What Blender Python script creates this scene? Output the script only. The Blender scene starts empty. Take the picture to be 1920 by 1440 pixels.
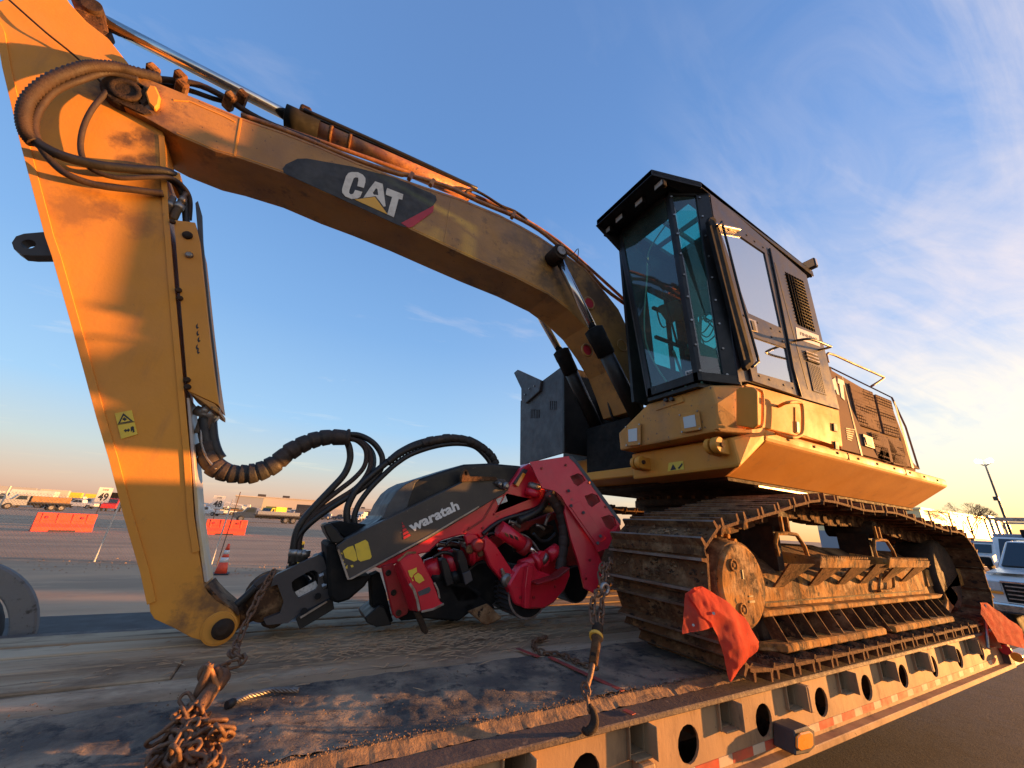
import bpy, bmesh, math, random
from mathutils import Vector, Matrix, Euler
random.seed(7)
S = bpy.context.scene
COL = S.collection
R = math.radians
# ------------------------------------------------------------------ camera
CAM = Vector((0.0, 0.0, 1.66))                       # eye height of a person standing beside the trailer
ROT = Matrix(((0.86893582, 0.21388599, 0.446322),    # rows: world x, y, z in camera axes (right, down, forward)
              (-0.49213924, 0.27786186, 0.82497985),
              (0.05243577, -0.93650711, 0.34670581)))
FPX = 711.683
cd = bpy.data.cameras.new('camera'); cam = bpy.data.objects.new('camera', cd); COL.objects.link(cam)
m3 = Matrix([[ROT[i][0], -ROT[i][1], -ROT[i][2]] for i in range(3)])
cam.matrix_world = Matrix.Translation(CAM) @ m3.to_4x4()
cd.sensor_width = 36; cd.lens = 36 * FPX / 1920; cd.clip_start = 0.05; cd.clip_end = 3000
S.camera = cam
# ------------------------------------------------------------------ light
SUN_AZ = R(-18.0); SUN_EL = R(2.9)                   # azimuth measured from +X towards +Y
S.view_settings.view_transform = 'Standard'; S.view_settings.look = 'None'
S.view_settings.gamma = 1; S.view_settings.use_curve_mapping = False
S.view_settings.exposure = 1.55
S.render.engine = 'CYCLES'
sd = bpy.data.lights.new('sun', 'SUN'); sun = bpy.data.objects.new('sun', sd); COL.objects.link(sun)
sd.energy = 5.0; sd.angle = R(0.8); sd.color = (1.0, 0.45, 0.125)
sv = Vector((math.cos(SUN_AZ) * math.cos(SUN_EL), math.sin(SUN_AZ) * math.cos(SUN_EL), math.sin(SUN_EL)))
sun.rotation_euler = sv.to_track_quat('Z', 'Y').to_euler()
W = bpy.data.worlds.new('World'); S.world = W; W.use_nodes = True
nt = W.node_tree; N = nt.nodes; L = nt.links; N.clear()
def wn(t, **k):
    n = N.new(t)
    for a, b in k.items(): setattr(n, a, b)
    return n
out = wn('ShaderNodeOutputWorld'); bg = wn('ShaderNodeBackground'); L.new(bg.outputs[0], out.inputs[0])
sky = wn('ShaderNodeTexSky', sky_type='NISHITA'); sky.sun_disc = False
sky.sun_elevation = R(2.9); sky.sun_rotation = R(90) - SUN_AZ; sky.altitude = 50; sky.air_density = 1.0; sky.dust_density = 1.6; sky.ozone_density = 2.0
bg.inputs[1].default_value = 0.13
tc = wn('ShaderNodeTexCoord'); sep = wn('ShaderNodeSeparateXYZ'); L.new(tc.outputs['Generated'], sep.inputs[0])
def wmath(op, a, b=None, clamp=False):
    n = wn('ShaderNodeMath', operation=op); n.use_clamp = clamp
    for i, v in enumerate((a, b)):
        if v is None: continue
        if isinstance(v, (int, float)): n.inputs[i].default_value = v
        else: L.new(v, n.inputs[i])
    return n.outputs[0]
def wramp(fac, pts):
    n = wn('ShaderNodeValToRGB'); L.new(fac, n.inputs[0]); e = n.color_ramp.elements
    while len(e) > 1: e.remove(e[-1])
    e[0].position = pts[0][0]; e[0].color = pts[0][1]
    for p, c in pts[1:]: q = e.new(p); q.color = c
    return n.outputs[0]
def wmix(fac, a, b, blend='MIX'):
    n = wn('ShaderNodeMix', data_type='RGBA', blend_type=blend)
    for s, v in ((n.inputs[0], fac), (n.inputs[6], a), (n.inputs[7], b)):
        if isinstance(v, (int, float, tuple)): s.default_value = v
        else: L.new(v, s)
    return n.outputs[2]
SKYCOL = sky.outputs[0]
# ------------------------------------------------------------------ sky colours (linear, before exposure)
k_ = 1.56 / (2 ** 1.55 * 0.13)
def sk(r, g, b): return (r * k_, g * k_, b * k_, 1)
grad = wramp(sep.outputs[2], [(0.0, sk(.60, .33, .22)), (0.035, sk(.58, .42, .33)), (0.10, sk(.45, .50, .50)), (0.2, sk(.28, .46, .66)),
                              (0.42, sk(.17, .335, .60)), (0.7, sk(.105, .235, .50)), (1.0, sk(.09, .18, .40))])
dotn = wn('ShaderNodeVectorMath', operation='DOT_PRODUCT'); L.new(tc.outputs['Generated'], dotn.inputs[0]); dotn.inputs[1].default_value = tuple(sv)
sunw = wramp(dotn.outputs['Value'], [(0.0, (0, 0, 0, 1)), (0.45, (.18,) * 3 + (1,)), (0.80, (.62,) * 3 + (1,)), (1.0, (1, 1, 1, 1))])
warm = wramp(sep.outputs[2], [(0.0, sk(1.1, .58, .16)), (0.06, sk(1.0, .72, .32)), (0.17, sk(.72, .66, .50)), (0.35, sk(.42, .47, .62)), (0.7, sk(.16, .29, .60)), (1.0, sk(.05, .15, .45))])
base = wmix(sunw, grad, warm)
nis = wmix(1.0, SKYCOL, (1.0, 1.05, 1.25, 1), 'MULTIPLY')
base = wmix(0.22, base, nis)
# thin streaky cirrus laid on a plane high above
dv = wn('ShaderNodeVectorMath', operation='DIVIDE'); L.new(tc.outputs['Generated'], dv.inputs[0])
zc = wmath('MAXIMUM', wmath('ADD', sep.outputs[2], 0.06), 0.04); cz = wn('ShaderNodeCombineXYZ')
for i in range(3): L.new(zc, cz.inputs[i])
L.new(cz.outputs[0], dv.inputs[1])
def cloud(scale, rot, loc, lo, hi, det=9, dist=.6):
    mp = wn('ShaderNodeMapping'); L.new(dv.outputs[0], mp.inputs[0]); mp.inputs['Rotation'].default_value = (0, 0, R(rot)); mp.inputs['Scale'].default_value = scale; mp.inputs['Location'].default_value = loc
    nz = wn('ShaderNodeTexNoise'); L.new(mp.outputs[0], nz.inputs['Vector']); nz.inputs['Scale'].default_value = 1.0; nz.inputs['Detail'].default_value = det
    nz.inputs['Roughness'].default_value = .62; nz.inputs['Distortion'].default_value = dist
    return wramp(nz.outputs['Fac'], [(lo, (0, 0, 0, 1)), (hi, (1, 1, 1, 1))])
c1 = cloud((.55, 2.8, 1), 62, (3.1, 1.4, 0), .46, .68)
c2 = cloud((.9, 1.8, 1), 48, (7.7, 2.4, 0), .58, .80)
c3 = cloud((1.8, 3.4, 1), 55, (5.2, 8.4, 0), .40, .80, 10, .9)
dot2 = wn('ShaderNodeVectorMath', operation='DOT_PRODUCT'); L.new(tc.outputs['Generated'], dot2.inputs[0]); dot2.inputs[1].default_value = (.64, -.76, 0)   # cirrus lies to the right; the unseen cloud behind the viewer is added for warm fill
side = wramp(dot2.outputs['Value'], [(0.0, (0, 0, 0, 1)), (0.48, (1, 1, 1, 1))])
band = wramp(sep.outputs[2], [(0.0, (0, 0, 0, 1)), (0.03, (.5,) * 3 + (1,)), (0.2, (1, 1, 1, 1)), (0.75, (1, 1, 1, 1)), (.9, (.2,) * 3 + (1,))])
f1 = wmath('MULTIPLY', wmath('MULTIPLY', wmath('ADD', wmath('MULTIPLY', c1, .55), wmath('MULTIPLY', c3, .45)), side), band)
back = wramp(dot2.outputs['Value'], [(0.55, (0, 0, 0, 1)), (1.0, (.75,) * 3 + (1,))])  # added cloud cover behind the viewer, out of view, warms the fill light
f1 = wmath('MAXIMUM', f1, wmath('MULTIPLY', back, band))
f2 = wmath('MULTIPLY', wmath('MULTIPLY', c2, .30), band)
ccol = wramp(sep.outputs[2], [(0.0, sk(1.0, .62, .25)), (0.15, sk(.95, .82, .55)), (0.4, sk(.70, .60, .57)), (1.0, sk(.52, .50, .53))])
SKY2 = wmix(wmath('MULTIPLY', wmath('ADD', f1, f2), .95, True), base, ccol)
L.new(SKY2, bg.inputs[0])
# ------------------------------------------------------------------ measuring helpers: a point of a plane seen along a direction
def ray(px, py): return ROT @ Vector(((px - 960) / FPX, (py - 720) / FPX, 1.0))
def onY(px, py, v): d = ray(px, py); return CAM + d * ((v - CAM.y) / d.y)
def onX(px, py, v): d = ray(px, py); return CAM + d * ((v - CAM.x) / d.x)
def onZ(px, py, v): d = ray(px, py); return CAM + d * ((v - CAM.z) / d.z)
def V(*a): return Vector(a)
# ------------------------------------------------------------------ materials
def mat(name, col, rough=.6, metal=0, col2=None, sc=3, lo=.4, hi=.65, bump=.0, bsc=30, col3=None, sc3=18, lo3=.55, hi3=.62, stretch=(1, 1, 1), spec=.5, alpha=None, rv=.12, coat=0, chip=None, grime=None):
    m = bpy.data.materials.new(name); m.use_nodes = True; t = m.node_tree; n = t.nodes; b = n['Principled BSDF']
    b.inputs['Roughness'].default_value = rough; b.inputs['Metallic'].default_value = metal; b.inputs['Base Color'].default_value = (*col, 1)
    b.inputs['Specular IOR Level'].default_value = spec
    if coat: b.inputs['Coat Weight'].default_value = coat; b.inputs['Coat Roughness'].default_value = .12
    tcn = n.new('ShaderNodeTexCoord'); mp = n.new('ShaderNodeMapping'); t.links.new(tcn.outputs['Object'], mp.inputs[0]); mp.inputs['Scale'].default_value = stretch
    def noise(s, d=8, r=.6):
        q = n.new('ShaderNodeTexNoise'); q.inputs['Scale'].default_value = s; q.inputs['Detail'].default_value = d; q.inputs['Roughness'].default_value = r; t.links.new(mp.outputs[0], q.inputs['Vector']); return q.outputs['Fac']
    def ramp(f, a, c):
        q = n.new('ShaderNodeMapRange'); q.inputs[1].default_value = a; q.inputs[2].default_value = c; t.links.new(f, q.inputs[0]); return q.outputs[0]
    cur = None
    if col2:
        mx = n.new('ShaderNodeMix'); mx.data_type = 'RGBA'; mx.inputs[6].default_value = (*col, 1); mx.inputs[7].default_value = (*col2, 1)
        t.links.new(ramp(noise(sc), lo, hi), mx.inputs[0]); cur = mx.outputs[2]
    if col3:
        mx = n.new('ShaderNodeMix'); mx.data_type = 'RGBA'; mx.inputs[7].default_value = (*col3, 1)
        if cur: t.links.new(cur, mx.inputs[6])
        else: mx.inputs[6].default_value = (*col, 1)
        t.links.new(ramp(noise(sc3, 10, .7), lo3, hi3), mx.inputs[0]); cur = mx.outputs[2]
    for lay in (grime, chip):
        if lay:
            c_, s_, l_, h_, st_ = lay; q = n.new('ShaderNodeTexNoise'); q.inputs['Scale'].default_value = s_; q.inputs['Detail'].default_value = 6; q.inputs['Roughness'].default_value = .7
            m_ = n.new('ShaderNodeMapping'); m_.inputs['Scale'].default_value = st_; m_.inputs['Location'].default_value = (3.3, 1.7, 5.1); t.links.new(tcn.outputs['Object'], m_.inputs[0]); t.links.new(m_.outputs[0], q.inputs['Vector'])
            mx = n.new('ShaderNodeMix'); mx.data_type = 'RGBA'; mx.inputs[7].default_value = (*c_, 1); t.links.new(ramp(q.outputs['Fac'], l_, h_), mx.inputs[0])
            if cur: t.links.new(cur, mx.inputs[6])
            else: mx.inputs[6].default_value = (*col, 1)
            cur = mx.outputs[2]
    if cur: t.links.new(cur, b.inputs['Base Color'])
    if rv:
        q = n.new('ShaderNodeMapRange'); q.inputs[1].default_value = .3; q.inputs[2].default_value = .7; q.inputs[3].default_value = max(.05, rough - rv); q.inputs[4].default_value = min(1, rough + rv)
        t.links.new(noise(sc * 2.3), q.inputs[0]); t.links.new(q.outputs[0], b.inputs['Roughness'])
    if bump:
        bn = n.new('ShaderNodeBump'); bn.inputs['Strength'].default_value = bump; bn.inputs['Distance'].default_value = .01; t.links.new(noise(bsc, 10, .65), bn.inputs['Height']); t.links.new(bn.outputs[0], b.inputs['Normal'])
    return m
M = {}
M['yellow'] = mat('yellow_paint', (.66, .275, .028), .66, 0, (.58, .235, .028), 1.6, .38, .66, .12, 50, (.30, .13, .035), 5.5, .64, .72, chip=((.10, .05, .025), 38, .70, .715, (1, 1, 1)), grime=((.42, .18, .04), 3.0, .56, .85, (2.2, 2.2, .4)))
M['yellow_worn'] = mat('worn_yellow_paint', (.58, .26, .045), .68, 0, (.46, .21, .05), 3, .4, .65, .15, 50, (.10, .075, .055), 8, .615, .64, chip=((.09, .07, .06), 30, .635, .65, (1, 1, 1)), grime=((.28, .15, .06), 4, .5, .8, (1, 1, 1)))
M['yellow_oily'] = mat('oily_yellow_paint', (.45, .21, .042), .52, 0, (.30, .14, .04), 1.9, .42, .66, .15, 50, (.045, .028, .018), 4.2, .575, .74, chip=((.05, .03, .02), 30, .655, .675, (1, 1, 1)), grime=((.13, .07, .03), 2.2, .52, .85, (.6, 1, 2.0)))
M['rustpipe'] = mat('rusty_pipe', (.50, .20, .05), .55, 0, (.28, .10, .04), 9, .4, .6, .3, 60, (.12, .05, .03), 25, .55, .65)
M['black'] = mat('black_paint', (.012, .012, .012), .45, 0, (.026, .023, .021), 6, .4, .7, .1, 40, spec=.3, chip=((.10, .085, .07), 26, .67, .69, (1, 1, 1)))
M['blackflat'] = mat('flat_black', (.008, .008, .008), .8, 0, (.022, .018, .015), 7, .45, .7, spec=.2)
M['charcoal'] = mat('charcoal_paint', (.050, .045, .046), .5, 0, (.070, .060, .058), 4, .4, .65, .1, 50, spec=.35, chip=((.14, .11, .09), 28, .68, .70, (1, 1, 1)))
M['coolgrey'] = mat('scuffed_grey_plate', (.045, .047, .052), .6, 0, (.080, .082, .085), 5, .42, .7, .2, 40, (.05, .045, .04), 9, .6, .7)
M['cover'] = mat('cover_paint', (.052, .045, .040), .5, 0, (.075, .062, .052), 3, .4, .7, .1, 60, (.13, .095, .065), 9, .63, .72, spec=.35, chip=((.16, .14, .12), 26, .68, .70, (1, 1, 1)))
M['red'] = mat('red_paint', (.66, .010, .030), .38, 0, (.52, .012, .026), 4, .4, .7, .1, 50, (.10, .03, .025), 9, .62, .72, coat=.3)
M['reddark'] = mat('dirty_red_paint', (.34, .010, .014), .45, 0, (.16, .02, .015), 5, .4, .65, .15, 50, (.03, .02, .018), 8, .58, .7)
M['rust'] = mat('rusty_mud_steel', (.17, .075, .030), .9, 0, (.045, .024, .014), 4.5, .38, .60, 1.0, 30, (.32, .155, .06), 9, .53, .66, rv=.08, spec=.2, grime=((.34, .20, .10), 2.2, .54, .68, (1, 1, 1)), chip=((.025, .016, .012), 18, .58, .64, (1, .6, 1)))
M['rustdark'] = mat('dark_greasy_steel', (.026, .017, .012), .8, 0, (.065, .036, .02), 9, .4, .65, .8, 50, spec=.25)
M['shoeedge'] = mat('worn_shoe_steel', (.26, .20, .16), .5, .4, (.16, .09, .05), 9, .4, .65, .5, 60)
M['frame'] = mat('muddy_yellow_frame', (.46, .21, .045), .85, 0, (.20, .092, .032), 5, .40, .60, 1.0, 26, (.055, .030, .017), 8, .50, .60, stretch=(1, 1, .5), spec=.15, grime=((.40, .25, .12), 4, .52, .66, (1, 1, 2)), chip=((.03, .018, .012), 22, .60, .64, (1, 1, .5)))
M['chrome'] = mat('chrome', (.62, .61, .60), .16, 1, (.5, .48, .46), 8, .4, .7)
M['steel'] = mat('bare_steel', (.35, .33, .31), .42, .8, (.22, .17, .13), 9, .42, .65, .2, 50)
M['strip'] = mat('worn_grey_strip', (.42, .38, .34), .5, .2, (.55, .40, .2), 4, .45, .6, .2, 30, (.10, .05, .03), 12, .62, .70)
M['rubber'] = mat('rubber_hose', (.010, .009, .009), .5, 0, (.018, .014, .012), 8, .4, .65, .25, 80)
M['rubberbrown'] = mat('dusty_rubber_hose', (.028, .016, .012), .7, 0, (.05, .026, .016), 6, .4, .65, .4, 80)
M['wrap'] = mat('hose_wrap', (.020, .017, .015), .65, 0, (.05, .028, .018), 7, .4, .65, .4, 60)
M['chain'] = mat('rusty_chain', (.15, .075, .042), .62, .35, (.23, .12, .06), 25, .4, .65, .5, 90, (.07, .045, .035), 40, .52, .66)
M['web'] = mat('trailer_beige_paint', (.40, .245, .125), .65, 0, (.31, .185, .095), 3, .4, .7, .2, 40, (.13, .075, .04), 7, .56, .70, stretch=(1, 1, .35), spec=.25, chip=((.09, .05, .03), 24, .655, .68, (1, 1, .7)), grime=((.17, .10, .055), 3, .5, .72, (1.4, 1, .5)))
M['webin'] = mat('trailer_inner_steel', (.07, .055, .045), .8)
M['flange'] = mat('flange_steel', (.085, .06, .05), .7, .2, (.13, .09, .065), 8, .4, .65, .5, 60, (.30, .2, .12), 20, .6, .7)
M['mat'] = mat('gritty_black_mat', (.11, .088, .070), .95, 0, (.34, .25, .165), 3.0, .42, .58, .9, 60, (.045, .040, .038), 11, .52, .64)
M['dirt'] = mat('dried_dirt', (.27, .16, .085), .95, 0, (.16, .095, .055), 20, .4, .6, .9, 60)
woods = [mat('weathered_deck_wood_%s' % s, a, .9, 0, b, 2.4, .40, .60, 1.0, 16, (.13, .085, .05), 5.5, .555, .66, stretch=(.16, 2.2, 1), spec=.2, chip=((.10, .065, .04), 9, .60, .68, (.10, 3.0, 1)), grime=((.20, .13, .08), 1.3, .50, .66, (1, 1.6, 1))) for s, a, b in
         (('grey', (.54, .40, .26), (.36, .25, .15)), ('tan', (.42, .27, .155), (.56, .41, .27)), ('brown', (.32, .20, .11), (.48, .35, .22)))]
M['cabgrey'] = mat('cab_grey_paint', (.040, .037, .043), .42, 0, (.055, .048, .050), 3, .4, .65, .08, 50, (.09, .065, .05), 6, .60, .74, spec=.35)
M['strap'] = mat('red_marking_paint', (.45, .06, .04), .8, 0, (.22, .05, .04), 9, .4, .6)
M['orange'] = mat('orange_plastic', (.85, .085, .03), .6, 0, (.75, .07, .03), 4)
M['white'] = mat('white_paint', (.72, .70, .66), .5, 0, (.6, .57, .52), 2)
M['vanwhite'] = mat('white_car_paint', (.70, .69, .66), .3, 0, (.6, .58, .54), 1, coat=.5)
M['tyre'] = mat('tyre_rubber', (.02, .02, .02), .85)
M['glassdark'] = mat('dark_car_glass', (.02, .03, .035), .08, spec=.8, rv=0)
M['cream'] = mat('cream_lettering', (.70, .64, .54), .6, 0, (.5, .44, .36), 14, .5, .7)
M['decalblack'] = mat('badge_black', (.028, .026, .026), .7, 0, (.055, .05, .045), 8)
M['decalred'] = mat('badge_red', (.45, .02, .03), .5)
M['decalyellow'] = mat('badge_yellow', (.75, .38, .04), .5)
M['sticker'] = mat('yellow_sticker', (.72, .50, .04), .5, 0, (.6, .42, .05), 20, .5, .7)
M['ink'] = mat('black_ink', (.02, .02, .02), .6)
M['label'] = mat('white_label', (.6, .57, .53), .6, 0, (.4, .37, .33), 60, .5, .6)
M['amber'] = mat('amber_lens', (.85, .28, .02), .3, coat=.6)
M['tapered'] = mat('red_reflective_tape', (.52, .07, .035), .45, 0, (.40, .08, .04), 12, .5, .65)
M['tapewhite'] = mat('white_reflective_tape', (.55, .42, .28), .45, 0, (.42, .3, .2), 12, .5, .65)
M['seat'] = mat('cab_interior', (.05, .045, .04), .85, 0, (.12, .09, .06), 5, .45, .6)
M['lens'] = mat('lamp_lens', (.45, .44, .42), .2, spec=.8)
M['straw'] = mat('straw', (.40, .25, .14), .9)
M['bark'] = mat('bare_tree_bark', (.12, .08, .06), .9)
M['shoefar'] = M['rust']
M['ground'] = mat('dirt_lot', (.56, .345, .20), .95, 0, (.38, .25, .155), .35, .40, .62, .9, 9, (.54, .35, .21), 1.7, .54, .68, stretch=(.5, 1.6, 1), spec=.1)
M['lot'] = mat('paved_lot', (.42, .27, .16), .9, 0, (.56, .36, .21), .05, .4, .65, .5, 8, spec=.1)
M['asphalt'] = mat('asphalt', (.022, .019, .017), .9, 0, (.036, .030, .026), 3, .4, .6, .6, 60)
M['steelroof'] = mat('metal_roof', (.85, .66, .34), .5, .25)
M['bldg'] = mat('warehouse_wall', (.50, .45, .40), .7)
M['bldgblue'] = mat('blue_grey_wall', (.26, .28, .32), .7)
def glassm(name, tint, refl, rough=.03, dust=.0):
    m = bpy.data.materials.new(name); m.use_nodes = True; t = m.node_tree; n = t.nodes; n.clear()
    o = n.new('ShaderNodeOutputMaterial'); mx = n.new('ShaderNodeMixShader'); tr = n.new('ShaderNodeBsdfTransparent'); gl = n.new('ShaderNodeBsdfGlossy')
    tr.inputs[0].default_value = (*tint, 1); gl.inputs['Roughness'].default_value = rough; gl.inputs[0].default_value = (.95, .95, .95, 1)
    fr = n.new('ShaderNodeFresnel'); fr.inputs[0].default_value = 1.5; ad = n.new('ShaderNodeMath'); ad.operation = 'MULTIPLY_ADD'; ad.inputs[1].default_value = 1 - refl; ad.inputs[2].default_value = refl
    gm = n.new('ShaderNodeNewGeometry'); iv = n.new('ShaderNodeMath'); iv.operation = 'SUBTRACT'; iv.inputs[0].default_value = 1; t.links.new(gm.outputs['Backfacing'], iv.inputs[1]); m2 = n.new('ShaderNodeMath'); m2.operation = 'MULTIPLY'; t.links.new(ad.outputs[0], m2.inputs[0]); t.links.new(iv.outputs[0], m2.inputs[1]); t.links.new(fr.outputs[0], ad.inputs[0]); t.links.new(m2.outputs[0], mx.inputs[0]); t.links.new(tr.outputs[0], mx.inputs[1]); t.links.new(gl.outputs[0], mx.inputs[2]); df = n.new('ShaderNodeBsdfDiffuse'); df.inputs[0].default_value = (.42, .44, .40, 1); md = n.new('ShaderNodeMixShader')
    tc_ = n.new('ShaderNodeTexCoord'); nz = n.new('ShaderNodeTexNoise'); nz.inputs['Scale'].default_value = 3.5; nz.inputs['Detail'].default_value = 7; t.links.new(tc_.outputs['Object'], nz.inputs['Vector'])
    dm = n.new('ShaderNodeMath'); dm.operation = 'MULTIPLY'; dm.inputs[1].default_value = dust * 2; t.links.new(nz.outputs['Fac'], dm.inputs[0]); t.links.new(dm.outputs[0], md.inputs[0])
    t.links.new(mx.outputs[0], md.inputs[1]); t.links.new(df.outputs[0], md.inputs[2]); t.links.new(md.outputs[0], o.inputs[0])
    return m
M['glass'] = glassm('teal_tinted_glass', (.50, .86, .82), .05, .04, .06)
M['glassside'] = glassm('reflective_side_glass', (.26, .33, .31), .62, .05, .05)
def flagm():
    m = mat('orange_mesh_cloth', (.72, .085, .045), .85, 0, (.55, .075, .05), 5, .4, .65, .5, 240, (.40, .10, .07), 11, .56, .66, spec=.15)
    t = m.node_tree; n = t.nodes; b = n['Principled BSDF']; o = n['Material Output']; tl = n.new('ShaderNodeBsdfTranslucent'); tl.inputs[0].default_value = (.9, .10, .04, 1)
    mx = n.new('ShaderNodeMixShader'); mx.inputs[0].default_value = .45; t.links.new(b.outputs[0], mx.inputs[1]); t.links.new(tl.outputs[0], mx.inputs[2]); t.links.new(mx.outputs[0], o.inputs[0]); return m
M['flag'] = flagm()
def stain(m, spots):
    """grease soaked into the paint round the given points (object space), broken up by noise"""
    t = m.node_tree; n = t.nodes; b = n['Principled BSDF']; src = b.inputs['Base Color'].links[0].from_socket
    tcn = n.new('ShaderNodeTexCoord'); nz = n.new('ShaderNodeTexNoise'); nz.inputs['Scale'].default_value = 7; nz.inputs['Detail'].default_value = 9; nz.inputs['Roughness'].default_value = .7; t.links.new(tcn.outputs['Object'], nz.inputs['Vector'])
    for (p, r, c, k) in spots:
        vd = n.new('ShaderNodeVectorMath'); vd.operation = 'DISTANCE'; vd.inputs[1].default_value = p; t.links.new(tcn.outputs['Object'], vd.inputs[0])
        a = n.new('ShaderNodeMath'); a.operation = 'DIVIDE'; a.inputs[1].default_value = r; t.links.new(vd.outputs['Value'], a.inputs[0])
        s = n.new('ShaderNodeMath'); s.operation = 'MULTIPLY_ADD'; s.inputs[1].default_value = 2.6; t.links.new(nz.outputs['Fac'], s.inputs[0]); q = n.new('ShaderNodeMath'); q.operation = 'MULTIPLY'; q.inputs[1].default_value = -1; t.links.new(a.outputs[0], q.inputs[0]); t.links.new(q.outputs[0], s.inputs[2])
        mr = n.new('ShaderNodeMapRange'); mr.inputs[1].default_value = .45; mr.inputs[2].default_value = 1.15; mr.inputs[4].default_value = k; t.links.new(s.outputs[0], mr.inputs[0])
        mx = n.new('ShaderNodeMix'); mx.data_type = 'RGBA'; mx.inputs[7].default_value = (*c, 1); t.links.new(mr.outputs[0], mx.inputs[0]); t.links.new(src, mx.inputs[6]); src = mx.outputs[2]
    t.links.new(src, b.inputs['Base Color'])
# ------------------------------------------------------------------ object helpers
BASE = {}
def tag(o, label=None, cat=None, group=None, kind=None):
    if label: o['label'] = label
    if cat: o['category'] = cat
    if group: o['group'] = group
    if kind: o['kind'] = kind
    return o
def thing(name, loc, label, cat, group=None):
    o = bpy.data.objects.new(name, None); COL.objects.link(o); o.location = loc; o.empty_display_size = .1
    BASE[o.name] = Vector(loc); return tag(o, label, cat, group)
from mathutils.geometry import tessellate_polygon
class MB:
    def __init__(s): s.bm = bmesh.new(); s.sm = []
    def poly(s, outer, vec, holes=()):
        outer = [Vector(p) for p in outer]; holes = [[Vector(p) for p in h] for h in holes]; vec = Vector(vec); bm = s.bm
        loops = [outer] + holes; allp = [p for l in loops for p in l]
        a = [bm.verts.new(p) for p in allp]; b = [bm.verts.new(p + vec) for p in allp]
        if holes:
            for t in tessellate_polygon(loops):
                if len(set(t)) == 3:
                    try: bm.faces.new([a[i] for i in t]); bm.faces.new([b[i] for i in reversed(t)])
                    except ValueError: pass
        else:
            bm.faces.new(a); bm.faces.new(list(reversed(b)))
        k = 0
        for l in loops:
            n = len(l)
            for i in range(n):
                j = (i + 1) % n
                bm.faces.new((a[k + i], a[k + j], b[k + j], b[k + i]))
            k += n
        return s
    def hull(s, pts):
        vs = [s.bm.verts.new(Vector(p)) for p in pts]; r = bmesh.ops.convex_hull(s.bm, input=vs)
        bmesh.ops.delete(s.bm, geom=[g for g in set(r['geom_interior'] + r['geom_unused']) if isinstance(g, bmesh.types.BMVert)], context='VERTS'); return s
    def box(s, c, d, rot=None):
        m = Matrix.Translation(c) @ ((rot.to_4x4() if rot else Matrix.Identity(4)) @ Matrix.Diagonal((*d, 1)))
        bmesh.ops.create_cube(s.bm, size=1, matrix=m); return s
    def bx(s, x0, x1, y0, y1, z0, z1): return s.box(V((x0 + x1) / 2, (y0 + y1) / 2, (z0 + z1) / 2), (abs(x1 - x0), abs(y1 - y0), abs(z1 - z0)))
    def cyl(s, p0, p1, r0, r1=None, n=20, caps=True):
        p0 = Vector(p0); p1 = Vector(p1); r1 = r0 if r1 is None else r1; ax = (p1 - p0).normalized(); q = ax.to_track_quat('Z', 'Y')
        rings = []
        for p, r in ((p0, r0), (p1, r1)): rings.append([s.bm.verts.new(p + q @ V(math.cos(6.28318 * i / n) * r, math.sin(6.28318 * i / n) * r, 0)) for i in range(n)])
        for i in range(n):
            f = s.bm.faces.new((rings[0][i], rings[0][(i + 1) % n], rings[1][(i + 1) % n], rings[1][i])); f.smooth = n > 8
        if caps: s.bm.faces.new(list(reversed(rings[0]))); s.bm.faces.new(rings[1])
        return s
    def lathe(s, p0, ax, prof, n=28):
        p0 = Vector(p0); q = Vector(ax).normalized().to_track_quat('Z', 'Y'); rings = []
        for h, r in prof: rings.append([s.bm.verts.new(p0 + q @ V(math.cos(6.28318 * i / n) * r, math.sin(6.28318 * i / n) * r, h)) for i in range(n)])
        for a, b in zip(rings, rings[1:]):
            for i in range(n): f = s.bm.faces.new((a[i], a[(i + 1) % n], b[(i + 1) % n], b[i])); f.smooth = True
        s.bm.faces.new(list(reversed(rings[0]))); s.bm.faces.new(rings[-1]); return s
    def tube(s, pts, r, n=8, spline=True, rf=None, sub=6, closed=False):
        pts = [Vector(p) for p in pts]
        if spline and len(pts) > 2:
            o = []; m = len(pts)
            for i in range(m if closed else m - 1):
                g = (lambda k: pts[k % m]) if closed else (lambda k: pts[min(max(k, 0), m - 1)])
                a, b, c, d = g(i - 1), g(i), g(i + 1), g(i + 2)
                for k in range(sub):
                    t = k / sub; o.append(.5 * ((2 * b) + (c - a) * t + (2 * a - 5 * b + 4 * c - d) * t * t + (3 * b - 3 * c + d - a) * t ** 3))
            if not closed: o.append(pts[-1])
            pts = o
        rings = []; m = len(pts); up = None
        for i, p in enumerate(pts):
            tdir = (pts[(i + 1) % m] - pts[i - 1]) if closed else (pts[min(i + 1, m - 1)] - pts[max(i - 1, 0)])
            tdir.normalize()
            if up is None: up = tdir.orthogonal().normalized()
            up = (up - tdir * up.dot(tdir)).normalized(); sd_ = tdir.cross(up); rr = rf(i, m) if rf else r
            rings.append([s.bm.verts.new(p + (up * math.cos(6.28318 * k / n) + sd_ * math.sin(6.28318 * k / n)) * rr) for k in range(n)])
        for i in range(m if closed else m - 1):
            a, b = rings[i], rings[(i + 1) % m]
            for k in range(n): f = s.bm.faces.new((a[k], a[(k + 1) % n], b[(k + 1) % n], b[k])); f.smooth = True
        if not closed: s.bm.faces.new(list(reversed(rings[0]))); s.bm.faces.new(rings[-1])
        return s
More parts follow.
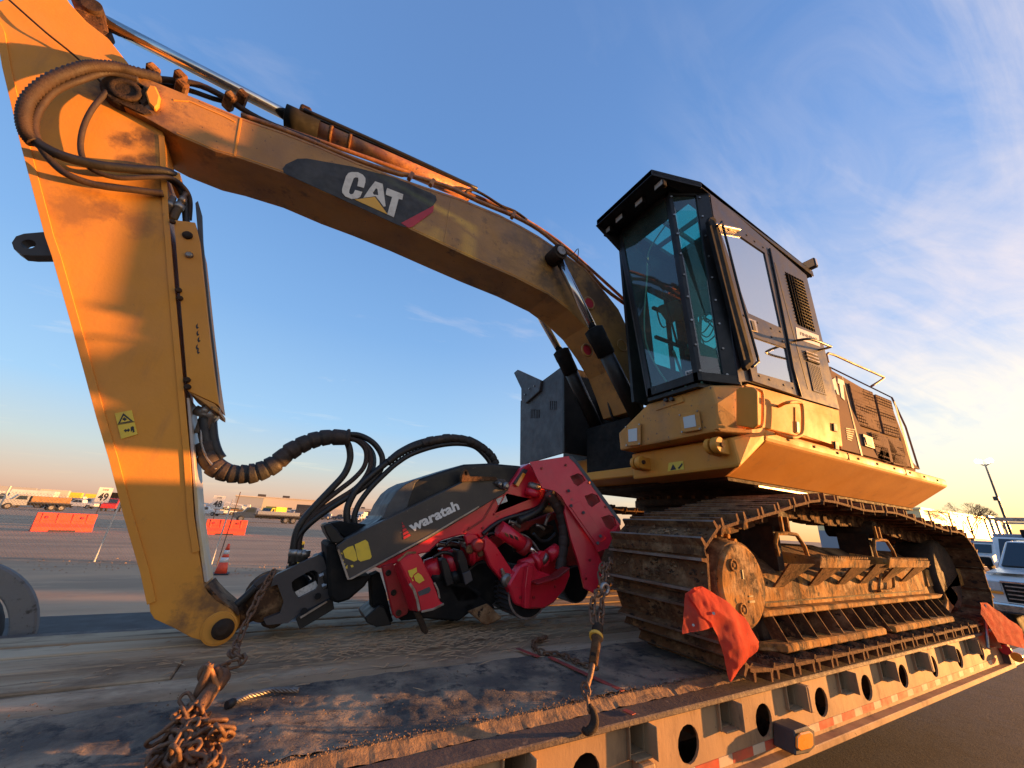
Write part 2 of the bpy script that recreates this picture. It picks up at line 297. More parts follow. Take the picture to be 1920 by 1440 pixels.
    def build(s, name, m, parent=None, bev=0.0, seg=1, base=None, kind=None, label=None, solid=0):
        bm = s.bm; root = parent
        bmesh.ops.recalc_face_normals(bm, faces=bm.faces)
        if bev:
            es = [e for e in bm.edges if len(e.link_faces) == 2 and e.calc_face_angle(0) > .6 and not (e.link_faces[0].smooth and e.link_faces[1].smooth)]
            try: bmesh.ops.bevel(bm, geom=es, offset=bev, segments=seg, affect='EDGES', clamp_overlap=True, profile=.6)
            except Exception: pass
        b = Vector((0, 0, 0)) if base is None else Vector(base)
        if parent is not None:
            q = parent
            while q.parent: q = q.parent
            b = BASE.get(q.name, b)
        if b.length: bmesh.ops.translate(bm, verts=bm.verts, vec=-b)
        me = bpy.data.meshes.new(name); bm.to_mesh(me); bm.free()
        me.materials.append(M[m] if isinstance(m, str) else m)
        o = bpy.data.objects.new(name, me); COL.objects.link(o)
        if parent is not None: o.parent = parent
        elif base is not None: o.location = b; BASE[o.name] = b
        if kind: o['kind'] = kind
        if label: o['label'] = label
        return o
def box(name, m, parent, x0, x1, y0, y1, z0, z1, bev=.004, **k): return MB().bx(x0, x1, y0, y1, z0, z1).build(name, m, parent, bev, **k)
def plateY(name, m, parent, pts, y0, y1, holes=(), bev=.004, **k):
    P = [onY(*p, y0) for p in pts]; H = [[onY(*p, y0) for p in h] for h in holes]
    return MB().poly(P, (0, y1 - y0, 0), H).build(name, m, parent, bev, **k)
def plateX(name, m, parent, pts, x0, x1, holes=(), bev=.004, **k):
    P = [onX(*p, x0) for p in pts]; H = [[onX(*p, x0) for p in h] for h in holes]
    return MB().poly(P, (x1 - x0, 0, 0), H).build(name, m, parent, bev, **k)
def hose(name, m, parent, pts, r, y=3.05, n=8, rf=None, sub=6, **k):
    P = [onY(p[0], p[1], p[2] if len(p) > 2 else y) for p in pts]
    return MB().tube(P, r, n, rf=rf, sub=sub).build(name, m, parent, **k)
def circ(c, ux, uy, n=20): return [c + ux * math.cos(6.28318 * i / n) + uy * math.sin(6.28318 * i / n) for i in range(n)]
def text_on(name, txt, m, parent, p0, px, py, height_frac=1.0, thick=.002, off=.02, shear=0, nrm=None):
    """lettering laid on a surface: p0 = baseline start, px = baseline end, py = point one letter height above p0"""
    cu = bpy.data.curves.new(name, 'FONT'); cu.body = txt; cu.size = 1; cu.offset = off; cu.resolution_u = 3; cu.extrude = .5
    ob = bpy.data.objects.new(name, cu); COL.objects.link(ob); dg = bpy.context.evaluated_depsgraph_get(); me = bpy.data.meshes.new_from_object(ob.evaluated_get(dg))
    COL.objects.unlink(ob); bpy.data.objects.remove(ob)
    xs = [v.co.x for v in me.vertices]; ys = [v.co.y for v in me.vertices]; x0, x1 = min(xs), max(xs); y1 = max(ys)
    ex = (Vector(px) - Vector(p0)) / (x1 - x0); ey = (Vector(py) - Vector(p0)) / y1; nn = nrm or ex.cross(ey).normalized()
    q = parent; 
    while q.parent: q = q.parent
    b = BASE[q.name]
    for v in me.vertices:
        c = v.co.copy(); v.co = Vector(p0) + ex * (c.x - x0 + shear * c.y) + ey * c.y + nn * c.z * thick * 2 - b
    me.materials.clear(); me.materials.append(M[m]); me.name = name
    o = bpy.data.objects.new(name, me); COL.objects.link(o); o.parent = parent; return o
def inst(name, me, parent, mw):
    o = bpy.data.objects.new(name, me); COL.objects.link(o)
    if parent is not None: o.parent = parent
    o.matrix_local = mw; return o
def copy_tree(o, parent=None):
    c = o.copy(); COL.objects.link(c)
    if parent is not None: c.parent = parent
    for ch in list(o.children): copy_tree(ch, c)
    return c
# ================================================================== SETTING
def struct(o): o['kind'] = 'structure'; return o
bm = MB(); 
gx = [-600, -120, -40, -15, -5, 0, 5, 15, 40, 120, 600, 1200]; gy = [-600, -100, -20, 0, 5, 10, 20, 30, 60, 120, 400, 1200]
g = bmesh.new(); vs = [[g.verts.new((x, y, 0)) for x in gx] for y in gy]
for i in range(len(gy) - 1):
    for j in range(len(gx) - 1): g.faces.new((vs[i][j], vs[i][j + 1], vs[i + 1][j + 1], vs[i + 1][j]))
bm.bm.free(); bm.bm = g; struct(bm.build('ground', 'ground'))
# strip of asphalt the truck stands on, and the paved lot beyond the fence
struct(MB().poly([(-30, -40, .004), (70, -40, .004), (70, 4.3, .004), (-30, 4.3, .004)], (0, 0, .004)).build('road', 'asphalt'))
struct(MB().poly([(-300, 47, .004), (300, 47, .004), (300, 400, .004), (-300, 400, .004)], (0, 0, .004)).build('parking_lot', 'lot'))
# ================================================================== TRAILER
DZ = .95
tr = thing('lowboy_trailer', (2.5, 2.9, 0), 'beige steel lowboy trailer with wooden deck boards carrying the excavator', 'trailer')
rnd = random.Random(3)
# planks lying along the trailer
edges = [2.205, 2.47, 2.74, 2.98, 3.17, 3.40]
for i in range(len(edges) - 1):
    xs = [-6.0] + sorted(rnd.uniform(-3, 1.5) for _ in range(1)) + [6.5]
    for a, b in zip(xs, xs[1:]):
        dz = rnd.uniform(-.006, .004)
        MB().bx(a + .0012, b - .0012, edges[i] + .012, edges[i + 1] - .012, DZ - .05, DZ + dz).build('deck_board', woods[(i * 2 + (a > 0)) % 3] if i else woods[1], tr, .006)
# planks beyond the dark seam on the far side
for i, (a, b) in enumerate(((3.46, 3.72), (3.73, 3.98), (3.99, 4.2), (4.21, 4.44))):
    MB().bx(.25, 6.5, a, b, DZ - .05, DZ + rnd.uniform(-.006, .006)).build('deck_board', woods[i % 3], tr, .006)
box('far_side_rail', 'flange', tr, -6, .25, 3.41, 3.49, DZ - .10, DZ - .01)
# gritty black mat at the near edge, lumpy with caked dirt
g = bmesh.new(); nx, ny = 330, 34; x0, x1, y0, y1 = -1.6, 3.4, 1.60, 2.20
from mathutils import noise as NZ
grid = []
for j in range(ny + 1):
    row = []
    for i in range(nx + 1):
        x = x0 + (x1 - x0) * i / nx; y = y0 + (y1 - y0) * j / ny
        h = max(0, NZ.fractal(V(x * 3, y * 3, 0), 1, 2, 5)) * .014 + NZ.noise(V(x * 22, y * 22, 4)) * .003
        if j < 4: h += abs(NZ.noise(V(x * 14, y * 25, 9))) * .014 * (1 - j / 4)
        row.append(g.verts.new((x, y, DZ + .004 + h)))
    grid.append(row)
for j in range(ny):
    for i in range(nx): f = g.faces.new((grid[j][i], grid[j][i + 1], grid[j + 1][i + 1], grid[j + 1][i])); f.smooth = True
bmx = MB(); bmx.bm.free(); bmx.bm = g; bmx.bx(x0, x1, y0, y1, DZ - .04, DZ - .002); bmx.build('edge_mat', 'mat', tr)
box('edge_mat', 'mat', tr, 3.41, 6.5, 1.6, 2.2, DZ - .04, DZ)
box('edge_mat', 'mat', tr, -6, -1.61, 1.6, 2.2, DZ - .04, DZ + .004)
# crumbly dirt ledge between mat and steel flange
g = bmesh.new(); nx = 420
prof = [(1.60, .005), (1.585, .004), (1.57, -.010), (1.545, -.024)]
rows = []
for (y, h) in prof:
    rows.append([g.verts.new((-1.6 + 8.0 * i / nx, y + NZ.noise(V(i * .31, y * 40, 2)) * .008, DZ + h + NZ.noise(V(i * .23, y * 30, 7)) * .006 + abs(NZ.noise(V(i * .6, y * 9, 1))) * .008)) for i in range(nx + 1)])
for a, b in zip(rows, rows[1:]):
    for i in range(nx): g.faces.new((a[i], a[i + 1], b[i + 1], b[i]))
bmx = MB(); bmx.bm.free(); bmx.bm = g; bmx.build('dirt_ledge', 'dirt', tr)
# near steel flange and lip
box('top_flange', 'flange', tr, -6, 6.5, 1.44, 1.545, DZ - .045, DZ - .022, .004)
box('inner_curb', 'flange', tr, -6, 6.5, 1.546, 1.598, DZ - .06, DZ - .03, .003)
# side web with lightening holes and outrigger pockets
holes = []; z_b = .635
hx0 = 1.21; hs = .5925
cuts = [.935, 1.50, 2.08, 2.68, 3.27, 3.86, 4.45, 5.05, 5.65]   # pocket left edges
H = []
for k in range(-3, 9):
    cx = hx0 + hs * k; H.append([V(cx + math.cos(a * .3927) * .072, 1.47, .775 + math.sin(a * .3927) * .072) for a in range(16)])
for k in range(-3, 9):
    cx = hx0 + hs * k + .27; H.append([V(cx - .045, 1.47, .80), V(cx + .045, 1.47, .80), V(cx + .045, 1.47, .905), V(cx - .045, 1.47, .905)])
MB().poly([(-6, 1.47, z_b), (6.5, 1.47, z_b), (6.5, 1.47, DZ - .046), (-6, 1.47, DZ - .046)], (0, .012, 0), H).build('side_web', 'web', tr)
MB().bx(-6, 6.4, 1.86, 1.90, .45, DZ - .06).build('inner_beam', 'webin', tr)
for k in range(-3, 9):     # pocket tubes that stick out of the web and cast the slanting shadows
    cx = hx0 + hs * k + .27
    p = MB(); w, t = .055, .008
    p.bx(cx - w, cx - w + t, 1.452, 1.75, .79, .903); p.bx(cx + w - t, cx + w, 1.40, 1.75, .79, .903); p.bx(cx - w + t, cx + w - t, 1.43, 1.75, .79, .798)
    p.build('outrigger_pocket', 'web', tr, .002)
    if k == 0: MB().bx(cx - .035, cx + .045, 1.41, 1.468, .725, .785).build('outrigger_stop', 'web', tr, .012, 2)
    if k in (2, 5):
        MB().bx(cx + .065, cx + .10, 1.40, 1.469, .78, .90).build('web_stiffener', 'web', tr, .006)
    MB().bx(cx + .11, cx + .118, 1.485, 1.86, .64, .90).build('cross_rib', 'web', tr)
box('bottom_flange', 'web', tr, -6, 6.6, 1.415, 1.52, .600, .634, .004)
box('bottom_channel', 'flange', tr, -6, 6.6, 1.52, 1.80, .56, .60, .004)
box('cross_deck', 'webin', tr, -6, 6.5, 1.9, 4.4, .70, .86)
# red and white reflective tape
x = -.6; k = 0
while x < 6.2:
    w = .165 if k % 2 == 0 else .105; MB().bx(x, x + w - .002, 1.4665, 1.4695, .655, .692).build('reflective_tape', 'tapered' if k % 2 == 0 else 'tapewhite', tr); x += w; k += 1
# side marker lamp in its steel housing
lb = MB().poly([onY(1490, 1371, 1.36), onY(1517, 1362, 1.36), onY(1528, 1369, 1.36), onY(1529, 1402, 1.36), onY(1518, 1413, 1.36), onY(1492, 1418, 1.36)], (0, .105, 0)).build('marker_lamp_housing', 'charcoal', tr, .006)
plateY('amber_lamp', 'amber', lb, [(1496, 1383), (1502, 1376), (1520, 1372), (1525, 1377), (1526, 1398), (1521, 1404), (1503, 1409), (1496, 1404)], 1.345, 1.358, bev=.004, label='amber marker lamp')
# rear corner: bracket, red lamp and amber lamp
rb = box('rear_bracket', 'flange', tr, 6.5, 6.62, 1.42, 1.9, .60, .95)
for q, m_, n_ in (((1886, 1218), 'decalred', 'tail_lamp'), ((1908, 1232), 'amber', 'marker_lamp')):
    c = onX(*q, 6.49); MB().cyl(c, c + V(-.03, 0, 0), .04).build(n_, m_, tr)
box('rear_rub_rail', 'steel', tr, 6.62, 9.0, 1.43, 1.55, .60, .66)
# red marking line across the deck
for (a, b) in (((970, 1216), (1010, 1232)), ((1030, 1232), (1098, 1264)), ((1098, 1264), (1168, 1296)), ((1170, 1314), (1188, 1322))):
    A = onZ(*a, DZ + .013); B = onZ(*b, DZ + .013); d = (B - A).normalized(); s_ = d.cross(V(0, 0, 1)) * .014
    if a[0] == 1170: A.z = B.z = DZ - .02
    MB().poly([A - s_, B - s_, B + s_, A + s_], (0, 0, .003)).build('marking_line', 'strap', tr)
# crumbs of dirt and straw, uncountable
def crumbs(name, n, fn, m, smin, smax, seed):
    r = random.Random(seed); vs, fs = [], []
    for _ in range(n):
        p = fn(r); s = r.uniform(smin, smax); b = len(vs)
        for q in ((1, 0, 0), (-.6, .8, 0), (-.5, -.9, 0), (0, 0, 1), (.1, .1, -.6)): vs.append((p[0] + q[0] * s * r.uniform(.5, 1.3), p[1] + q[1] * s * r.uniform(.5, 1.3), p[2] + q[2] * s * r.uniform(.4, 1.1)))
        for t in ((0, 1, 3), (1, 2, 3), (2, 0, 3), (1, 0, 4), (2, 1, 4), (0, 2, 4)): fs.append(tuple(b + i for i in t))
    me = bpy.data.meshes.new(name); me.from_pydata(vs, [], fs); me.materials.append(M[m]); o = bpy.data.objects.new(name, me); COL.objects.link(o); o['kind'] = 'stuff'; return o
def edge_p(r):
    x = r.uniform(-1.3, 6.3); y = 1.575 + abs(r.gauss(0, .03)); return (x, y, DZ + .010)
tag(crumbs('dirt_crumbs', 5200, edge_p, 'dirt', .0012, .0048, 1), 'dried dirt crumbs caked along the steel edge of the deck', 'dirt')
def mat_p(r):
    while True:
        x = r.uniform(-1.2, 3); y = r.uniform(1.62, 2.6)
        if NZ.noise(V(x * 4, y * 4, 3)) > .18 or r.random() < .12: return (x, y, DZ + .012)
tag(crumbs('dirt_clods', 900, mat_p, 'dirt', .0012, .0048, 2), 'loose dirt clods scattered over the black deck mat', 'dirt')
def straw(n, fn, seed):
    r = random.Random(seed); vs, fs = [], []
    for _ in range(n):
        p = fn(r); a = r.uniform(-.9, .9); l = r.uniform(.02, .09); w = .0016; d = V(math.cos(a), math.sin(a), r.uniform(-.1, .25)); s_ = V(-math.sin(a), math.cos(a), .3) * w; b = len(vs)
        p = V(*p); q = p + d * l
        for v in (p - s_, p + s_, q + s_, q - s_, (p + q) / 2 + V(0, 0, w * 2)): vs.append(v)
        fs += [(b, b + 1, b + 4), (b + 1, b + 2, b + 4), (b + 2, b + 3, b + 4), (b + 3, b, b + 4), (b, b + 3, b + 2, b + 1)]
    me = bpy.data.meshes.new('straw_litter'); me.from_pydata(vs, [], fs); me.materials.append(M['straw']); o = bpy.data.objects.new('straw_litter', me); COL.objects.link(o); o['kind'] = 'stuff'; return o
tag(straw(1500, lambda r: (r.gauss(1.0, .6), r.gauss(2.75, .22), DZ + .008), 5), 'straw and bark litter under the harvester head', 'litter')
# wheel under a rounded grey mudguard at the left edge
wh = thing('covered_wheel', (-1.62, 3.95, .0), 'dark wheel under rounded grey mudguard at the far left beyond the deck', 'wheel')
cW = V(-1.58, 3.62, .86)
pts = [cW + V(math.cos(R(a)) * .455, 0, math.sin(R(a)) * .455) for a in range(-25, 120, 6)] + [cW + V(math.cos(R(a)) * .345, 0, math.sin(R(a)) * .345) for a in range(119, -26, -6)]
MB().poly(pts, (0, .05, 0)).build('mudguard', mat('grey_mudguard', (.19, .18, .175), .8, 0, (.20, .18, .16), 4, .4, .65, .5, 40, (.07, .06, .05), 9), wh, .01)
MB().lathe(cW + V(-.05, .01, 0), (0, 1, 0), [(0, .20), (.02, .33), (.05, .34), (.10, .34), (.12, .33), (.13, .2)], 32).build('tyre', 'tyre', wh)
MB().cyl(cW + V(-.05, .0, 0), cW + V(-.05, .20, 0), .19).build('rim', 'charcoal', wh)
# ================================================================== EXCAVATOR
ex = thing('forestry_excavator', (4.3, 3.07, DZ), 'yellow tracked forestry excavator with tall black cab and long boom on the trailer', 'excavator')
# ---- tracks
def arc(cx, cz, r, a0, a1, st): return [V(cx + r * math.cos(R(a)), 0, cz + r * math.sin(R(a))) for a in range(a0, a1, st)]
path = arc(2.43, 1.42, .42, 262, 140, -9) + [V(2.22, 0, 1.715), V(2.5, 0, 1.775), V(2.8, 0, 1.835), V(3.1, 0, 1.90), V(3.38, 0, 1.945), V(3.65, 0, 1.95), V(4.1, 0, 1.925), V(4.5, 0, 1.935), V(4.8, 0, 1.93), V(5.4, 0, 1.875), V(5.9, 0, 1.84)] + arc(6.22, 1.415, .42, 92, -95, -9) + [V(5.9, 0, .998), V(5, 0, .998), V(4, 0, .998), V(3, 0, .998), V(2.6, 0, .999)]
def resample(P, n):
    Q = []; m = len(P)
    for i in range(m):
        a, b, c, d = P[i - 1], P[i], P[(i + 1) % m], P[(i + 2) % m]
        for k in range(8):
            t = k / 8; Q.append(.5 * ((2 * b) + (c - a) * t + (2 * a - 5 * b + 4 * c - d) * t * t + (3 * b - 3 * c + d - a) * t ** 3))
    ln = [(Q[(i + 1) % len(Q)] - Q[i]).length for i in range(len(Q))]; T = sum(ln); o = []; acc = 0; i = 0
    for k in range(n):
        s = T * k / n
        while acc + ln[i] < s: acc += ln[i]; i += 1
        t = (s - acc) / ln[i]; p = Q[i].lerp(Q[(i + 1) % len(Q)], t); o.append((p, (Q[(i + 1) % len(Q)] - Q[i]).normalized()))
    return o, T / n
NSH = 48
shoes, pitch = resample(path, NSH)
prof = [(-.106, -.034), (-.097, -.038), (-.086, -.012), (.100, -.014), (.100, .001), (.079, .005), (.076, .046), (.063, .046), (.059, .004), (-.058, .004), (-.062, .050), (-.075, .050), (-.079, .004), (-.094, -.012)]
kx = pitch / .19
def shoe_mesh(name, m, w=.70):
    b = MB().poly([(s * kx, 0, n) for s, n in prof], (0, w, 0)); bmesh.ops.recalc_face_normals(b.bm, faces=b.bm.faces)
    es = [e for e in b.bm.edges if len(e.link_faces) == 2 and e.calc_face_angle(0) > .6]
    me = bpy.data.meshes.new(name); b.bm.to_mesh(me); b.bm.free(); me.materials.append(M[m]); me.materials.append(M['shoeedge'])
    for p in me.polygons: p.material_index = 1 if all(me.vertices[i].co.z > .045 for i in p.vertices) else 0
    return me
sme = shoe_mesh('track_shoe', 'rust'); 
lk = MB()
for yy in (0, .13):
    lk.poly([(-.095, yy, -.13), (.055, yy, -.13), (.095, yy, -.05), (.095, yy, -.012), (-.095, yy, -.012)], (0, .04, 0))
    lk.cyl((.07, yy - .012, -.085), (.07, yy + .052, -.085), .032, n=12)
bmesh.ops.recalc_face_normals(lk.bm, faces=lk.bm.faces); lme = bpy.data.meshes.new('track_link'); lk.bm.to_mesh(lme); lk.bm.free(); lme.materials.append(M['rust'])
B = BASE[ex.name]
rs = random.Random(5)
for (y0, near) in ((1.42, True), (4.03, False)):
    for k, (p, t) in enumerate(shoes):
        nrm = V(-t.z, 0, t.x)                                  # outward normal for this winding
        if nrm.dot(p - V(4.3, 0, 1.45)) < 0 and abs(nrm.z) > .5: nrm = -nrm
        if nrm.dot(p - V(4.3, 0, 1.45)) < 0: nrm = -nrm
        yax = nrm.cross(t); jitter = rs.uniform(-.006, .006)
        sgn = 1 if yax.y > 0 else -1
        mw = Matrix(((t.x * sgn if False else t.x, 0, nrm.x, p.x), (0, 1, 0, 0), (t.z, 0, nrm.z, p.z), (0, 0, 0, 1)))
        mw.translation = V(p.x, y0 + jitter, p.z) - B
        inst('track_shoe', sme, ex, mw)
        if near:
            mw2 = mw.copy(); mw2.translation = V(p.x, y0 + .27, p.z) - B; inst('track_link', lme, ex, mw2)
# ---- near track frame
for sy, y_in in ((1.62, 2.0),):
    fr = plateY('track_frame', 'frame', ex, [(1423, 1086), (1432, 1076), (1800, 1066), (1806, 1110), (1768, 1114), (1640, 1130), (1434, 1147)], 1.66, 2.0, bev=.01)
    # sloping roof of the frame and the dark box behind
    MB().hull([V(2.75, 1.68, 1.44), V(6.1, 1.68, 1.46), V(2.75, 1.9, 1.62), V(6.1, 1.9, 1.60), V(2.75, 2.1, 1.62), V(6.1, 2.1, 1.60), V(2.75, 2.1, 1.2), V(6.1, 2.1, 1.2), V(2.75, 1.68, 1.3), V(6.1, 1.68, 1.3)]).build('frame_top', 'rust', ex, .01)
    led = MB().poly([(2.72, 0, 1.235), (2.72, 0, 1.20), (5.75, 0, 1.205), (5.85, 0, 1.235)], (0, .10, 0)); bmesh.ops.translate(led.bm, verts=led.bm.verts, vec=(0, 1.58, 0)); led.build('frame_ledge', 'frame', ex, .006)
    MB().bx(2.78, 5.6, 1.652, 1.66, 1.258, 1.268).build('weld_bead', 'rustdark', ex)
    box('roller_guard_back', 'rustdark', ex, 2.7, 6.0, 1.90, 2.0, 1.02, 1.2)  # its dark colour also stands in for the shade inside the recess
# ribs and lower guard rail
for k in range(17):
    x = 2.83 + k * .178
    MB().poly([(x, 1.585, 1.20), (x, 1.66, 1.20), (x, 1.60, 1.045), (x, 1.50, 1.045)], (.009, 0, 0)).build('guard_rib', 'rust', ex)
MB().poly([(2.62, 1.60, 1.03), (2.76, 1.49, 1.03), (4.13, 1.49, 1.03), (4.18, 1.52, 1.03), (4.18, 1.6, 1.03)], (0, 0, .045)).build('roller_guard_rail', 'frame', ex, .008)
MB().poly([(4.24, 1.60, 1.03), (4.30, 1.49, 1.03), (5.60, 1.49, 1.03), (5.72, 1.6, 1.03)], (0, 0, .045)).build('roller_guard_rail', 'frame', ex, .008)
for k in range(8): MB().cyl((2.9 + k * .40, 1.66, 1.11), (2.9 + k * .40, 1.9, 1.11), .085, n=20).build('track_roller', 'rustdark', ex)
# steps: serrated bars on tapering legs
def step(xa, xb, lg):
    st = MB().poly([(xa, 1.45, 1.555), (xb, 1.45, 1.545), (xb, 1.47, 1.49), (xa, 1.47, 1.49)], (0, .02, 0)).build('step', 'frame', ex, .002)
    sr = MB(); n = int((xb - xa) / .028)
    for k in range(n): x = xa + k * .028; sr.poly([(x, 1.452, 1.552), (x + .022, 1.452, 1.552), (x + .011, 1.452, 1.572)], (0, .012, 0))
    sr.build('serrated_edge', 'frame', st)
    MB().poly([(xa - .006, 1.452, 1.555), (xa - .006, 1.72, 1.58), (xa - .006, 1.72, 1.50), (xa - .006, 1.47, 1.49)], (.012, 0, 0)).build('end_plate', 'frame', st)
    for x in lg: MB().poly([(x - .16, 1.47, 1.515), (x + .16, 1.47, 1.515), (x + .055, 1.65, 1.35), (x - .055, 1.65, 1.35)], (0, .014, 0)).build('leg', 'rust', st)
step(3.30, 4.05, (3.08, 3.55, 3.98)); step(4.42, 5.28, (4.36, 4.75, 5.2))
# carrier roller brackets with arched guards
for (x) in (3.22, 4.78):
    MB().tube([V(x - .18, 1.60, 1.55), V(x - .185, 1.60, 1.63), V(x - .14, 1.60, 1.70), V(x, 1.60, 1.705), V(x + .12, 1.60, 1.70), V(x + .20, 1.6, 1.62), V(x + .22, 1.6, 1.55)], .014, 6, spline=False).build('arched_bracket', 'frame', ex)
    for dx in (-.05, .03): MB().bx(x + dx, x + dx + .018, 1.60, 1.62, 1.70, 1.82).build('bracket_strap', 'frame', ex)
    MB().cyl((x + .02, 1.62, 1.79), (x + .02, 2.0, 1.79), .075).build('carrier_roller', 'rustdark', ex)
    MB().bx(x - .08, x + .0, 1.66, 1.9, 1.45, 1.75).build('roller_post', 'rustdark', ex)
# final drive at the front: sprocket, hub and bolted cover
c = V(2.44, 1.56, 1.40)
sp = MB(); n = 23
sp.poly([c + V(0, .12, 0) + V(math.cos(6.28318 * i / (2 * n)), 0, math.sin(6.28318 * i / (2 * n))) * (.315 if i % 2 else .27) for i in range(2 * n)], (0, .06, 0)); sp.build('sprocket', 'rustdark', ex, .004)
hub = MB().lathe(c + V(0, .16, 0), (0, -1, 0), [(0, .30), (.05, .295), (.12, .245), (.20, .235)], 40).build('drive_hub', 'rust', ex)
bo = 0
for i in range(24):
    a = 6.28318 * i / 24; p = c + V(math.cos(a) * .272, .05, math.sin(a) * .272); MB().cyl(p + V(0, .02, 0), p - V(0, .012, 0), .016, n=6).build('hub_bolt', 'frame', hub)
cov = MB().lathe(c + V(0, -.02, 0), (0, -1, 0), [(0, .225), (.03, .222), (.042, .205)], 48).build('hub_cover', 'frame', ex)
for (dx, dz) in ((-.09, .105), (-.055, -.125)):
    p = c + V(dx, -.062, dz); MB().lathe(p, (0, -1, 0), [(0, .034), (.010, .034), (.010, .026), (.004, .024), (.004, .012), (.012, .011)], 20).build('drain_plug', 'frame', cov)
for (dx, dz, w, h) in ((-.012, .03, .012, .05), (.018, -.095, .055, .012), (.022, -.065, .04, .008)):
    MB().bx(c.x + dx, c.x + dx + w, c.y - .066, c.y - .061, c.z + dz, c.z + dz + h).build('stamped_mark', 'ink', cov)
MB().lathe(V(6.22, 1.60, 1.40), (0, 1, 0), [(0, .30), (.03, .34), (.30, .34), (.33, .3)], 36).build('idler_wheel', 'rustdark', ex)
plateY('idler_bracket', 'frame', ex, [(1771, 1067), (1804, 1066), (1812, 1098), (1785, 1102), (1795, 1112), (1797, 1125), (1782, 1152), (1771, 1150), (1776, 1125), (1770, 1110)], 1.60, 1.70, bev=.008)
plateY('frame_patch', 'frame', ex, [(1735, 1068), (1768, 1071), (1773, 1096), (1741, 1100)], 1.645, 1.659, bev=.003)
MB().tube([onY(q[0], q[1], 1.63) for q in ((1648, 1103), (1653, 1072), (1657, 1067), (1668, 1068), (1673, 1077), (1676, 1098), (1673, 1105), (1655, 1108))], .012, 6, closed=True).build('tow_loop', 'frame', ex)
# ---- carbody between the tracks, slew ring
MB().hull([V(2.9, 2.1, 1.25), V(2.9, 4.05, 1.25), V(5.8, 2.1, 1.25), V(5.8, 4.05, 1.25), V(3.4, 2.4, 1.62), V(3.4, 3.7, 1.62), V(5.3, 2.4, 1.62), V(5.3, 3.7, 1.62), V(3.0, 2.1, 1.5), V(5.7, 2.1, 1.5), V(3.0, 4.05, 1.5), V(5.7, 4.05, 1.5)]).build('carbody', 'rust', ex, .02)
cs = V(4.35, 3.07, 1.60)
MB().cyl(cs, cs + V(0, 0, .34), .66, n=48).build('ring_pedestal', 'rustdark', ex)
MB().lathe(cs + V(0, 0, .34), (0, 0, 1), [(0, .66), (.01, .76), (.075, .76), (.08, .70), (.13, .70), (.135, .80), (.20, .80)], 56).build('slew_ring', 'rustdark', ex)
for i in range(36):
    a = 6.28318 * i / 36; p = cs + V(math.cos(a) * .73, math.sin(a) * .73, .415); MB().cyl(p, p + V(0, 0, .03), .018, n=6).build('ring_bolt', 'rust', ex)
# ---- upper structure
MB().hull([V(x, y, z) for x in (3.16, 7.2) for y, z in ((1.60, 2.485), (1.60, 2.395), (1.98, 2.14), (4.15, 2.14), (4.53, 2.395), (4.53, 2.485))]).build('swing_platform', 'yellow', ex, .035, 3)
MB().poly([(3.2, 1.98, 2.135), (7.15, 1.98, 2.135), (7.15, 4.1, 2.135), (3.2, 4.1, 2.135)], (0, 0, -.03)).build('belly_plate', 'rustdark', ex, .003)
MB().bx(3.6, 4.6, 1.95, 1.99, 2.085, 2.10).build('hose_clip_rail', 'steel', ex)
fb = MB().hull([V(2.66, 1.68, 2.39), V(2.66, 2.67, 2.38), V(2.66, 2.68, 2.55), V(2.66, 1.655, 2.60), V(2.68, 1.69, 2.765), V(2.66, 2.30, 2.755), V(2.98, 1.605, 2.81), V(3.0, 1.605, 2.42), V(3.2, 2.5, 2.8), V(3.2, 2.68, 2.38), V(3.2, 1.61, 2.40), V(3.2, 1.605, 2.82)]).build('cab_base', 'yellow_worn', ex, .02, 2)
side = plateY('side_cover', 'yellow', ex, [(1398, 803), (1398, 721), (1402, 719), (1573, 769), (1580, 838), (1436, 803)], 1.603, 2.4, bev=.006)
plateY('lower_bumper', 'yellow_worn', ex, [(1380, 815), (1434, 805), (1435, 833), (1388, 870), (1370, 872)], 1.62, 1.99, bev=.01) if False else None
MB().hull([V(2.80, 1.66, 2.36), V(2.80, 2.66, 2.36), V(2.80, 1.63, 2.14), V(2.80, 2.66, 2.12), V(3.2, 1.601, 2.48), V(3.2, 2.66, 2.48), V(3.2, 1.62, 2.40), V(3.2, 1.98, 2.135), V(3.2, 2.66, 2.12), V(3.0, 1.61, 2.42)]).build('front_bumper', 'yellow', ex, .02, 2)
# headlamp pockets in the bumper
for q in (((1180, 806), (1197, 803), (1197, 827), (1181, 829)), ((1283, 783), (1305, 778), (1308, 800), (1286, 804))):
    P = [onX(*p, 2.645) for p in q]; cc = sum(P, V(0, 0, 0)) / 4
    f = MB().poly([cc + (p - cc) * 1.65 for p in P], (-.014, 0, 0)).build('lamp_frame', 'yellow_worn', ex, .004); MB().poly([p + V(-.0145, 0, 0) for p in P], (-.003, 0, 0)).build('headlamp', 'lens', f)
    for p in P: e = cc + (p - cc) * 1.5 + V(-.013, 0, 0); MB().cyl(e, e + V(-.008, 0, 0), .008, n=6).build('bolt', 'steel', f)
br = MB().poly([onX(*p, 2.67) + V(-.02, 0, .0) for p in ((1232, 771), (1285, 754), (1280, 744), (1240, 757))], (.06, 0, 0)).build('plug_bracket', 'yellow_worn', ex, .004)
for q in ((1251, 751), (1262, 749)): p = onX(*q, 2.64); MB().cyl(p, p + V(-.03, 0, 0), .016).build('plug', 'ink', br)
